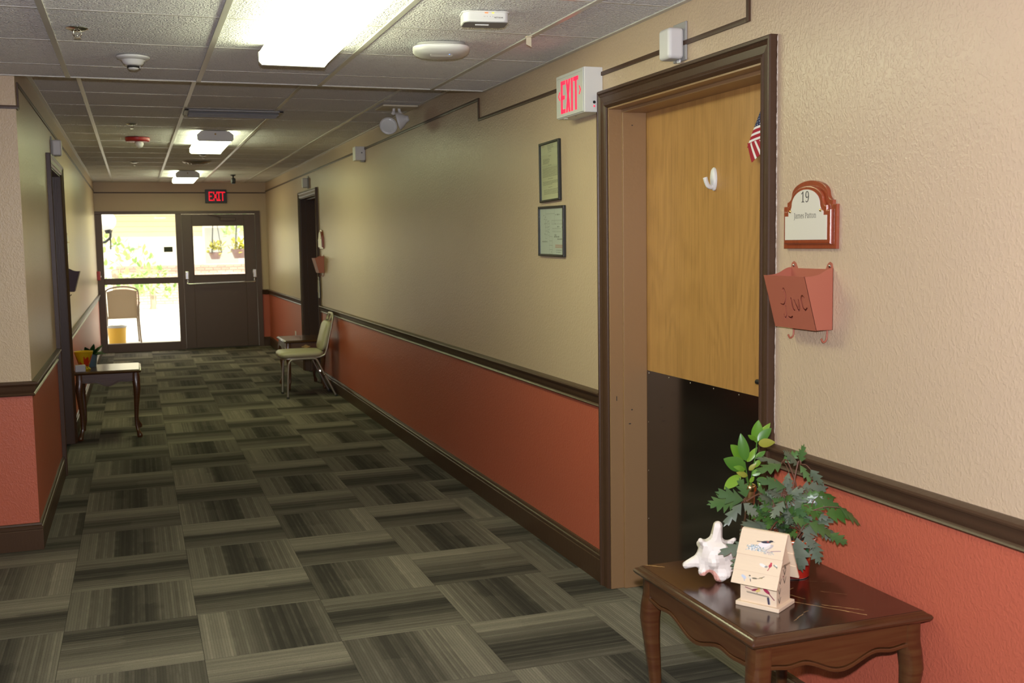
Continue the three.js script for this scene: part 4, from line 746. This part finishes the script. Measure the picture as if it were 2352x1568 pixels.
// conch shell: a body whorl drawn out into knobs and a flared, scalloped lip
{
  const o = thing('conch_shell', 'white spiky conch shell beside the birdhouse', 'shell', [2.312, TH, 1.845], 0.0);
  const g = new THREE.IcosahedronGeometry(1, 44), p = g.attributes.position, n = V3();
  // horns reach [across, up, towards the viewer] in millimetres, with the radius at their root and at their tip
  const horns = [[10, 80, 4, 17, 10], [-40, 42, 16, 17, 5], [-78, -30, 6, 18, 8], [-36, -44, 26, 15, 9], [10, -56, 30, 17, 12], [46, -32, 24, 15, 7], [60, 8, 14, 13, 3], [56, 40, 4, 12, 4], [30, -48, 34, 13, 8], [6, 0, -58, 26, 16], [-26, 14, -50, 20, 10], [44, -24, -40, 20, 10], [24, 26, 34, 16, 6], [-8, -14, 40, 20, 8], [66, -18, 2, 12, 4]].map(([x, y, z, a, b]) => [V3(0.943 * x - 0.333 * z, y, 0.333 * x + 0.943 * z).multiplyScalar(0.001), a * 0.00135, b * 0.0013]);
  const q0 = V3(), field = (v) => { let d = v.length() - 0.035; for (const [e, a, b] of horns) { const t = Math.min(1, Math.max(0, v.dot(e) / e.lengthSq())), f = q0.copy(v).addScaledVector(e, -t).length() - (a + (b - a) * t), k = 0.020, h = Math.max(0, k - Math.abs(d - f)) / k; d = Math.min(d, f) - h * h * k * 0.25; } return d; };
  const v = V3();
  for (let i = 0; i < p.count; i++) {
    n.fromBufferAttribute(p, i).normalize(); let lo = 0, hi = 0.11;
    for (let s = 0.11; s > 0; s -= 0.004) if (field(v.copy(n).multiplyScalar(s)) < 0) { lo = s; hi = s + 0.004; break; }
    for (let k = 0; k < 8; k++) { const m = (lo + hi) / 2; field(v.copy(n).multiplyScalar(m)) < 0 ? lo = m : hi = m; }
    const rib = 0.0007 * Math.sin(34 * Math.atan2(n.z, n.x) + 11 * n.y) * (1 - n.y * n.y); p.setXYZ(i, n.x * (lo + rib), n.y * (lo + rib), n.z * (lo + rib));
  }
  let low = 9; for (let i = 0; i < p.count; i++) low = Math.min(low, p.getY(i)); g.translate(0, -low, 0); g.computeVertexNormals();
  const mouth = V3(-0.42, -0.86, 0.30).normalize(), sg = toCreasedNormals(g, 1.4); const col = new Float32Array(sg.attributes.position.count * 3), q = sg.attributes.position;
  for (let i = 0; i < q.count; i++) { const x = q.getX(i), y = q.getY(i), z = q.getZ(i), n = fbm(Math.abs(x) * 7 % 1, Math.abs(y + z) * 7 % 1, 6, 6, 33, 3); const under = V3(x, y - 0.058, z).normalize().dot(mouth) > 0.86; col.set(under ? [0.74, 0.33 + 0.1 * n, 0.25 + 0.1 * n] : [0.80, 0.70 + 0.04 * n, 0.61 + 0.06 * n], i * 3); }
  sg.setAttribute('color', new THREE.BufferAttribute(col, 3));
  part(o, 'shell', sg, mat(L(1, 1, 1), 0.5, { vertexColors: true }));
}
// leaves
function leafGeo(n, width, teeth, fold, curl) {                // unit length along +y, thin blade folded at the midrib; teeth: lobes pointing forward
  const top = [[0.006, 0, 0]], W = (t) => width * Math.sin(PI * t ** 0.78) ** 0.8;
  if (teeth) { for (let k = 0; k < teeth; k++) for (const [q, w, f] of [[0.06, 0.42, 0], [0.48, 0.80, 0.08], [0.84, 1.22, 0.34]]) { const t = (k + q) / (teeth + 0.55) + 0.04; top.push([W(t) * w + 0.01, t, f * W(t)]); } top.push([0.05, 0.86, 0]); }
  else for (let i = 1; i < n; i++) top.push([W(i / n), i / n, 0]);
  top.push([0.004, 1, 0]);
  const pos = [], idx = [];
  for (const s of [0, 1]) for (const [w, t, f] of top) { const k = s * -0.006, z = -curl * t * t; pos.push(-w, t + f, z - fold * w + k, 0, t, z + k, w, t + f, z - fold * w + k); }
  const m = top.length * 3; for (let s = 0; s < 2; s++) for (let i = 0; i + 1 < top.length; i++) { const a = s * m + i * 3; for (const [x, y] of [[0, 1], [1, 2]]) { const A = a + x, B = a + y, C = A + 3, Dd = B + 3; s ? idx.push(A, C, B, B, C, Dd) : idx.push(A, B, C, B, Dd, C); } }
  const g = new THREE.BufferGeometry(); g.setAttribute('position', new THREE.Float32BufferAttribute(pos, 3)); g.setIndex(idx); g.computeVertexNormals(); return g;
}
function setLeaf(m, base, tip, face, roll) {
  const y = V3(...tip).sub(V3(...base)), len = y.length(); y.normalize(); let z = V3(...face); z.addScaledVector(y, -z.dot(y)).normalize(); const x = y.clone().cross(z);
  m.matrix.makeBasis(x, y, z); m.quaternion.setFromRotationMatrix(m.matrix); m.rotateY(roll); m.scale.setScalar(len); m.position.set(...base);
}
const ivyGreen = [[0.055, 0.125, 0.040], [0.080, 0.160, 0.045], [0.110, 0.145, 0.090], [0.070, 0.155, 0.030], [0.135, 0.165, 0.115]].map(([r, g, b]) => mat(L(r, g, b), 0.36, { side: THREE.DoubleSide, transmission: 0.12, thickness: 0 }));
const ivyLeaf = [leafGeo(0, 0.235, 3, 0.30, 0.18), leafGeo(0, 0.20, 3, 0.36, 0.26), leafGeo(0, 0.255, 4, 0.22, 0.12)];
{
  const pot = [2.530, TH, 1.900], o = thing('potted_ivy', 'leafy green ivy in an orange painted pot on the near table', 'plant', pot), rel = (a) => a.map((v, i) => v - pot[i]);
  const py = part(o, 'pot', lathe([[0, 0], [0.044, 0], [0.047, 0.004], [0.050, 0.05], [0.060, 0.095], [0.064, 0.098], [0.066, 0.112], [0.063, 0.116], [0.058, 0.114], [0.055, 0.10], [0, 0.10]], 40), mat(L(1, 1, 1), 0.3, { map: drawTex(512, 256, (g, w, h) => { g.fillStyle = '#c05a1c'; g.fillRect(0, 0, w, h); g.fillStyle = '#a02418'; g.fillRect(0, 110, w, 130); g.fillStyle = '#e8e2d4'; g.fillRect(0, 96, w, 10); g.fillRect(0, 214, w, 8); g.fillStyle = '#2a3050'; g.fillRect(0, 222, w, 34); for (let i = 0; i < 16; i++) { el(g, 16 + i * 32, 160, 11, 20, 0.3, i % 2 ? '#d8a030' : '#2c6a44'); } }) }));
  part(o, 'soil', at(new THREE.CylinderGeometry(0.055, 0.052, 0.01, 24), 0, 0.098, 0), M.dark);
  const leaves = [[2.506,0.861,1.88,2.423,0.863,1.895],[2.534,0.854,1.84,2.456,0.894,1.855],[2.524,0.862,1.86,2.553,0.885,1.875],[2.54,0.87,1.92,2.533,0.92,1.935],[2.526,0.868,1.94,2.535,0.85,1.955],[2.548,0.861,1.9,2.498,0.907,1.915],[2.553,0.855,1.95,2.577,0.815,1.965],[2.484,0.808,1.95,2.391,0.853,1.965],[2.532,0.793,1.9,2.573,0.78,1.915],[2.555,0.788,1.9,2.645,0.795,1.915],[2.547,0.781,1.92,2.657,0.781,1.935],[2.524,0.782,1.96,2.645,0.752,1.975],[2.528,0.745,2.0,2.657,0.738,2.015],[2.599,0.761,2.02,2.668,0.722,2.035],[2.348,0.783,1.93,2.238,0.792,1.945],[2.335,0.793,1.96,2.257,0.828,1.975],[2.344,0.777,1.935,2.283,0.737,1.95],[2.329,0.787,1.97,2.365,0.756,1.985],[2.381,0.782,1.9,2.352,0.834,1.915],[2.434,0.772,1.92,2.408,0.812,1.935],[2.439,0.714,1.935,2.334,0.703,1.95],[2.425,0.706,1.935,2.347,0.732,1.95],[2.373,0.663,1.935,2.275,0.661,1.95],[2.371,0.646,1.935,2.307,0.612,1.95],[2.464,0.721,1.935,2.42,0.768,1.95],[2.461,0.742,2.0,2.509,0.72,2.015],[2.486,0.704,2.0,2.559,0.714,2.015],[2.462,0.695,2.02,2.474,0.602,2.035],[2.465,0.658,2.0,2.477,0.591,2.015],[2.54,0.666,1.98,2.553,0.601,1.995],[2.567,0.691,2.02,2.615,0.658,2.035],[2.5,0.727,2.02,2.578,0.698,2.035],[2.475,0.708,1.935,2.516,0.668,1.95],[2.453,0.683,1.935,2.383,0.676,1.95],[2.511,0.766,1.98,2.576,0.727,1.995],[2.447,0.784,1.98,2.397,0.751,1.995],[2.497,0.775,1.96,2.52,0.738,1.975],[2.486,0.787,1.9,2.457,0.825,1.915],[2.503,0.706,2.0,2.521,0.651,2.015],[2.417,0.731,1.935,2.36,0.764,1.95],[2.517,0.84,1.9,2.49,0.815,1.915],[2.574,0.694,1.96,2.599,0.668,1.975]], hubs = [[2.520, 0.862, 1.870], [2.540, 0.866, 1.925], [2.555, 0.790, 1.915], [2.530, 0.750, 1.985], [2.345, 0.787, 1.955], [2.440, 0.755, 1.945], [2.400, 0.712, 1.990], [2.490, 0.700, 2.000], [2.560, 0.700, 1.985], [2.335, 0.690, 2.000], [2.480, 0.790, 1.925]];
  const stemM = mat(L(0.13, 0.055, 0.030), 0.5);
  hubs.forEach((h, i) => { const e = rel(h), s = [0.02 * Math.cos(i * 2.4), 0.10, 0.02 * Math.sin(i * 2.4)], lift = Math.max(0.02, 0.6 * (e[1] - 0.10)); part(o, 'stem', tube([s, [s[0] + e[0] * 0.25, 0.10 + lift + 0.02, s[2] + e[2] * 0.25], [e[0] * 0.7, Math.max(e[1], 0.12) + 0.012, e[2] * 0.7], e], 0.0024, 22, 6), stemM); });
  const all = leaves.map((l) => [l.slice(0, 3), l.slice(3, 6)]);
  for (let i = 0; i < 104; i++) { const a = rr(0, 2 * PI), e = rr(0.05, 1.3), R = rr(0.04, 0.13), c = [2.495 + R * Math.cos(a) * Math.cos(e), 0.70 + R * Math.sin(e) * 0.9, 1.925 + 0.5 * R * Math.sin(a) * Math.cos(e)], b = [c[0] - 0.03 * Math.cos(a), c[1] - 0.012, c[2] - 0.02 * Math.sin(a)]; all.push([b, [c[0] + rr(0.005, 0.025) * Math.cos(a), c[1] + rr(-0.025, 0.015), c[2] + rr(0.0, 0.03)]]); }
  all.forEach((bt, i) => {
    let [b, t] = bt;
    if (t[0] > 2.672) t[0] = 2.672;
    const dir = V3(t[0] - b[0], t[1] - b[1], t[2] - b[2]), len = dir.length(), want = Math.min(0.092, Math.max(0.056, len * 1.06)); dir.multiplyScalar(want / len); if (len > want) b = t.map((v, k) => v - dir.getComponent(k));
    const m = part(o, 'leaf', ivyLeaf[i % 3], ivyGreen[Math.floor(H2(i, 3, 55) * 5)]);
    setLeaf(m, rel(b), rel([b[0] + dir.x, b[1] + dir.y, b[2] + dir.z]), [-0.55 + rr(-0.4, 0.3), 0.75 + rr(-0.4, 0.3), 0.75 + rr(-0.3, 0.3)], rr(-0.35, 0.35));
    let best = hubs[0], bd = 9; for (const h of hubs) { const q = Math.hypot(h[0] - b[0], h[1] - b[1], h[2] - b[2]); if (q < bd) { bd = q; best = h; } }
    if (bd > 0.006) part(m.parent, 'petiole', tube([rel(best), rel([(best[0] + b[0]) / 2, (best[1] + b[1]) / 2 + 0.006, (best[2] + b[2]) / 2]), rel(b)], 0.0013, 8, 5), stemM);
  });
}
{
  const c = [2.452, TH, 1.805], o = thing('bud_vase', 'slim glass bottle vase with a gold neck holding green sprigs', 'vase', c), rel = (a) => a.map((v, i) => v - c[i]);
  part(o, 'bottle', lathe([[0, 0.002], [0.026, 0.002], [0.029, 0.006], [0.030, 0.06], [0.029, 0.10], [0.024, 0.125], [0.0165, 0.145], [0.0145, 0.17], [0.0145, 0.222], [0.0175, 0.226], [0.0175, 0.236], [0.0145, 0.238], [0.0125, 0.236], [0.0125, 0.17], [0.014, 0.147], [0.022, 0.123], [0.027, 0.098], [0.028, 0.06], [0.027, 0.010], [0, 0.008]], 36), mat(L(0.93, 0.95, 0.93), 0.03, { transmission: 1, thickness: 0.002, ior: 1.48 }));
  part(o, 'gold_band', lathe([[0.0152, 0.228], [0.0182, 0.229], [0.0184, 0.240], [0.0160, 0.246], [0.0150, 0.244]], 32), M.brass);
  part(o, 'cork', lathe([[0, 0.195], [0.010, 0.195], [0.0118, 0.236], [0.012, 0.242], [0, 0.243]], 24), mat(L(0.42, 0.20, 0.06), 0.6));
  const foil = mat(L(0.35, 0.72, 0.66), 0.14, { metalness: 0.7, iridescence: 1, iridescenceIOR: 1.4 });
  for (const pts of [[[0.0, 0.135, 0.03], [-0.030, 0.115, 0.04], [-0.038, 0.085, 0.05], [-0.058, 0.060, 0.055]], [[0.0, 0.135, 0.03], [-0.036, 0.122, 0.030], [-0.046, 0.098, 0.036], [-0.050, 0.084, 0.040]]]) part(o, 'ribbon', tube(pts, 0.0045, 24, 4).scale(1, 1, 1), foil);
  const lf = [leafGeo(14, 0.25, 0, 0.25, 0.12), leafGeo(14, 0.20, 0, 0.32, 0.25)], gm = [[0.13, 0.30, 0.022], [0.20, 0.36, 0.030], [0.085, 0.22, 0.028], [0.33, 0.34, 0.045]].map(([r, g, b]) => mat(L(r, g, b), 0.32, { side: THREE.DoubleSide, transmission: 0.2, thickness: 0 }));
  const tops = [[2.470, 0.915, 1.812], [2.428, 0.862, 1.815], [2.412, 0.840, 1.838], [2.455, 0.845, 1.815]];
  for (const t of tops) { const e = rel(t); part(o, 'stem', tube([[e[0] * 0.1, 0.03, e[2] * 0.1], [e[0] * 0.08, 0.22, e[2] * 0.08], [e[0] * 0.6, 0.25 + (e[1] - 0.25) * 0.45, e[2] * 0.6], e], 0.0016, 24, 6), gm[2]); }
  [[2.475,0.91,1.8,2.473,0.968,1.812],[2.487,0.915,1.79,2.509,0.961,1.802],[2.468,0.919,1.82,2.501,0.951,1.832],[2.462,0.922,1.82,2.436,0.934,1.832],[2.463,0.914,1.83,2.507,0.915,1.842],[2.429,0.865,1.82,2.409,0.931,1.832],[2.44,0.864,1.8,2.395,0.906,1.812],[2.445,0.857,1.8,2.462,0.896,1.812],[2.424,0.845,1.83,2.358,0.875,1.842],[2.415,0.845,1.84,2.382,0.858,1.852],[2.398,0.832,1.84,2.346,0.807,1.852],[2.423,0.827,1.84,2.391,0.84,1.852],[2.437,0.828,1.84,2.464,0.846,1.852],[2.463,0.838,1.8,2.486,0.861,1.812],[2.472,0.865,1.8,2.493,0.886,1.812],[2.455,0.812,1.84,2.458,0.794,1.852],[2.429,0.807,1.84,2.433,0.824,1.852],[2.477,0.804,1.8,2.513,0.798,1.812],[2.439,0.837,1.82,2.452,0.855,1.832]].forEach((l, i) => { const b = l.slice(0, 3), t = l.slice(3, 6), m = part(o, 'leaf', lf[i % 2], gm[i % 7 === 4 ? 3 : i % 3]); setLeaf(m, rel(b), rel(t.map((v, k) => b[k] + (v - b[k]) * 1.12)), [-0.5 + rr(-0.35, 0.35), 0.35 + rr(-0.3, 0.3), 0.85], rr(-0.3, 0.3)); });
}
// ---------------------------------------------------------------- things on the left table
{
  const c = [0.412, 0.5405, -4.60], o = thing('flower_pot', 'yellow flared pot painted with red flowers on the left table', 'pot', c);
  part(o, 'pot', lathe([[0, 0], [0.046, 0], [0.048, 0.008], [0.036, 0.018], [0.038, 0.03], [0.056, 0.09], [0.072, 0.142], [0.070, 0.146], [0.062, 0.142], [0.050, 0.10], [0, 0.09]], 36), mat(L(1, 1, 1), 0.3, { map: drawTex(512, 256, (g, w, h) => { g.fillStyle = '#c8a012'; g.fillRect(0, 0, w, h); for (let i = 0; i < 26; i++) el(g, (i * 67) % 512, 150 + H2(i, 1, 1) * 60, 24, 10, i, '#3c5a1e'); for (let i = 0; i < 18; i++) { el(g, (i * 97 + 30) % 512, 120 + H2(i, 2, 1) * 60, 20, 14, i, '#c03414'); } }) }));
}
{
  const c = [0.455, 0.5405, -4.80], o = thing('potted_plant', 'dark leafed plant in a blue grey pot behind the yellow pot', 'plant', c);
  part(o, 'pot', lathe([[0, 0], [0.04, 0], [0.052, 0.10], [0.048, 0.104], [0.044, 0.09], [0, 0.088]], 30), mat(L(0.10, 0.16, 0.20), 0.35));
  const g = [leafGeo(10, 0.26, 0, 0.2, 0.4), leafGeo(10, 0.22, 0, 0.2, 0.25)], m = mat(L(0.020, 0.062, 0.016), 0.4, { side: THREE.DoubleSide });
  for (let i = 0; i < 18; i++) { const a = i * 2.4, e = 0.25 + 0.9 * rnd(), b = [0.008 * Math.cos(a), 0.09, 0.008 * Math.sin(a)], k = 0.11; setLeaf(part(o, 'leaf', g[i % 2], m), b, [k * Math.cos(a) * Math.cos(e), 0.10 + k * Math.sin(e), k * Math.sin(a) * Math.cos(e)], [0, 1, 0.2], 0); }
}
{
  const o = thing('tissue_box', 'small pale box in front of the yellow pot', 'box', [0.388, 0.5405, -4.475], 0.1);
  part(o, 'carton', rbox(0.075, 0.050, 0.06, 0.003), mat(L(0.55, 0.53, 0.56), 0.5), [0, 0.025, 0]); part(o, 'slot', ext(rrect(0.04, 0.014, 0.006), 0.0012).rotateX(-PI / 2), M.grey, [0, 0.0498, 0]);
}
// ---------------------------------------------------------------- outside the exit door
const ground = struct('ground_patio', 'pale concrete patio outside the exit door');
part(ground, 'slab', uvm(new THREE.BoxGeometry(30, 0.1, 30)), mat(L(0.62, 0.60, 0.57), 0.9), [2, -0.085, -27.2]);
{
  const o = thing('building', 'pale building with a brick base across the patio', 'building', [0, -0.03, -26]);
  part(o, 'wall', uvm(new THREE.BoxGeometry(26, 3.6, 0.3)), mat(L(0.86, 0.85, 0.80), 0.8), [1, 1.8, -0.15]);
  part(o, 'eave', uvm(rbox(26, 0.35, 1.4, 0.01)), mat(L(0.80, 0.72, 0.46), 0.7), [1, 2.55, 0.5]);
  for (let i = 0; i < 4; i++) part(o, 'siding_board', uvm(rbox(26, 0.13, 0.03, 0.004)), mat(L(0.78, 0.70, 0.48), 0.7), [1, 2.30 - i * 0.14, 0.012]);
  const brick = [mat(L(0.62, 0.42, 0.36), 0.85), mat(L(0.66, 0.47, 0.41), 0.85), mat(L(0.58, 0.39, 0.34), 0.85)], bg = rbox(0.205, 0.062, 0.06, 0.004, 1);
  part(o, 'mortar', new THREE.BoxGeometry(8, 1.05, 0.05), M.white, [2.4, 0.525, 0.02]);
  for (let j = 0; j < 14; j++) for (let i = 0; i < 20; i++) part(o, 'brick', bg, brick[Math.floor(H2(i, j, 7) * 3)], [0.35 + i * 0.217 + (j % 2) * 0.108, 0.036 + j * 0.074, 0.045]);
  for (const x of [-2.4, 3.1, 5.6]) { const w = part(o, 'window', rbox(1.0, 1.1, 0.06, 0.01), M.white, [x, 1.55, 0.03]); part(w, 'pane', rbox(0.88, 0.98, 0.02, 0.004), mat(L(0.42, 0.45, 0.47), 0.15), [0, 0, 0.025]); }
}
function bush(name, label, cat, pos, r, n, greens, leaf, trunkH = 0) {
  const o = thing(name, label, cat, pos), gs = [[], [], []], v = V3();
  for (let i = 0; i < n; i++) { const g = leaf.clone(), a = rr(0, 2 * PI), e = Math.asin(rr(-0.7, 1)), q = r * (0.55 + 0.45 * Math.cbrt(rnd())); g.scale(0.14, 0.16, 0.14).rotateX(rr(-2, 2)).rotateY(rr(0, 6)).translate(q * Math.cos(e) * Math.cos(a), trunkH + r * 0.8 + q * Math.sin(e) * 0.85, q * Math.cos(e) * Math.sin(a)); gs[i % 3].push(g); }
  gs.forEach((g, i) => { const m = part(o, 'foliage', join(g), mat(L(...greens[i]), 0.6, { side: THREE.DoubleSide, transmission: 0.3, thickness: 0 })); m.userData.kind = 'stuff'; });
  part(o, 'trunk', tube([[0, 0, 0], [0.02, trunkH * 0.5 + 0.1, 0.02], [0, trunkH + r * 0.8, 0]], trunkH ? 0.07 : 0.03, 12, 8), mat(L(0.40, 0.33, 0.26), 0.9));
}
const oval = leafGeo(6, 0.34, 0, 0.2, 0.2), lime = [[0.42, 0.58, 0.20], [0.50, 0.66, 0.26], [0.30, 0.48, 0.14]];
bush('shrub', 'light green shrub seen through the sidelight', 'shrub', [0.4, -0.03, -20.5], 0.85, 200, lime, oval, 0.35);
bush('shrub', 'low green shrub at the foot of the pale building', 'shrub', [1.2, -0.03, -23.5], 0.55, 130, lime, oval, 0.1);
bush('tree', 'leafy tree seen through the window of the exit door', 'tree', [3.55, -0.03, -20.0], 1.1, 420, lime, oval, 1.5);
function hanging(label, x, y, z, r) {
  const o = thing('hanging_planter', label, 'planter', [x, y, z], 0, 'hanging planters outside');
  part(o, 'pot', lathe([[0, -r], [r * 0.62, -r], [r, 0], [r * 0.94, 0.01], [r * 0.85, -0.03], [0, -0.03]], 24), mat(L(0.20, 0.12, 0.11), 0.5));
  const f = []; for (let i = 0; i < 60; i++) { const a = rr(0, 2 * PI), q = rr(0.1, 1.25) * r; f.push(oval.clone().scale(0.09, 0.10, 0.09).rotateX(rr(-2, 2)).rotateY(rr(0, 6)).translate(q * Math.cos(a), rr(-0.06, 0.16), q * Math.sin(a))); }
  part(o, 'foliage', join(f), mat(L(0.42, 0.40, 0.05), 0.6, { side: THREE.DoubleSide })).userData.kind = 'stuff';
  for (let i = 0; i < 3; i++) part(o, 'wire', tube([[r * Math.cos(i * 2.1), 0, r * Math.sin(i * 2.1)], [0, 0.9, 0]], 0.006, 4, 5), M.dark);
}
hanging('smaller hanging planter outside the exit door window', 2.24, 1.38, -16.05, 0.12); hanging('larger hanging planter outside the exit door window', 2.68, 1.43, -16.05, 0.16);
{
  const o = struct('trim_9', 'porch beam outside the exit door'); part(o, 'beam', uvm(rbox(6, 0.16, 0.12, 0.01)), M.white, [1.5, 2.42, -16.05]); for (const x of [-0.9, 3.6]) part(o, 'post', uvm(rbox(0.12, 2.4, 0.12, 0.01)), M.white, [x, 1.17, -16.05]);
}
{
  const o = thing('lamp_post', 'white globe lamp on a black bracket post outside', 'lamp', [0.30, -0.03, -15.0]);
  part(o, 'post', tube([[0, 0, 0], [0, 1.2, 0], [0, 1.86, 0]], 0.03, 10, 10), M.black);
  part(o, 'arm', tube([[0, 1.62, 0], [0.07, 1.63, 0], [0.15, 1.70, 0], [0.16, 1.78, 0]], 0.022, 16, 8), M.black); part(o, 'drop', tube([[0.15, 1.78, 0], [0.155, 1.60, 0], [0.15, 1.50, 0]], 0.012, 8, 8), M.black);
  part(o, 'fitter', at(new THREE.CylinderGeometry(0.07, 0.05, 0.06, 16), 0.13, 1.80, 0), M.black);
  part(o, 'globe', at(new THREE.SphereGeometry(0.16, 24, 16), 0.10, 1.98, 0), M.white);
}
{
  const o = thing('patio_chair', 'brown mesh patio chair outside the sidelight', 'chair', [0.61, -0.03, -13.45], 0.06);
  const fr2 = mat(L(0.16, 0.11, 0.07), 0.5), sl = mat(L(0.30, 0.22, 0.14), 0.8);
  part(o, 'back_sling', ext((() => { const s = new THREE.Shape(); s.moveTo(-0.215, 0.42); s.lineTo(0.215, 0.42); s.lineTo(0.225, 0.84); s.quadraticCurveTo(0, 0.92, -0.225, 0.84); s.closePath(); return s; })(), 0.012, 0.003), sl, [0, 0, 0.06], [-0.06, 0, 0]);
  part(o, 'seat_sling', rbox(0.45, 0.012, 0.44, 0.004), sl, [0, 0.42, -0.16]);
  part(o, 'back_frame', tube([[-0.235, 0.40, 0.06], [-0.24, 0.84, 0.03], [-0.12, 0.905, 0.02], [0, 0.915, 0.02], [0.12, 0.905, 0.02], [0.24, 0.84, 0.03], [0.235, 0.40, 0.06]], 0.013, 50, 8), fr2);
  for (const s of [-1, 1]) for (const z of [0.07, -0.38]) part(o, 'leg', tube([[s * 0.235, 0.42, z], [s * 0.245, 0.2, z * 1.05], [s * 0.255, 0.004, z * 1.12]], 0.013, 12, 8), fr2);
  for (const s of [-1, 1]) part(o, 'arm', tube([[s * 0.24, 0.64, 0.05], [s * 0.27, 0.65, -0.15], [s * 0.26, 0.60, -0.36], [s * 0.24, 0.42, -0.38]], 0.014, 20, 8), fr2);
}
{
  const o = thing('bucket', 'yellow bucket with a grey rim standing outside the sidelight', 'bucket', [0.525, -0.03, -12.75]);
  part(o, 'pail', lathe([[0, 0], [0.115, 0], [0.135, 0.33], [0.128, 0.33], [0.11, 0.01], [0, 0.01]], 32), mat(L(0.62, 0.36, 0.03), 0.45));
  part(o, 'rim', new THREE.TorusGeometry(0.134, 0.014, 8, 36).rotateX(PI / 2), M.grey, [0, 0.335, 0]); part(o, 'contents', lathe([[0, 0.34], [0.07, 0.335], [0.12, 0.30]], 20), M.dark);
  part(o, 'handle', tube([[-0.136, 0.30, 0], [-0.10, 0.36, 0.10], [0, 0.38, 0.14], [0.10, 0.36, 0.10], [0.136, 0.30, 0]], 0.004, 24, 6), M.steel);
}
scene.traverse((o) => { if (o.isMesh) { o.castShadow = true; o.receiveShadow = true; } });
renderer.render(scene, camera);
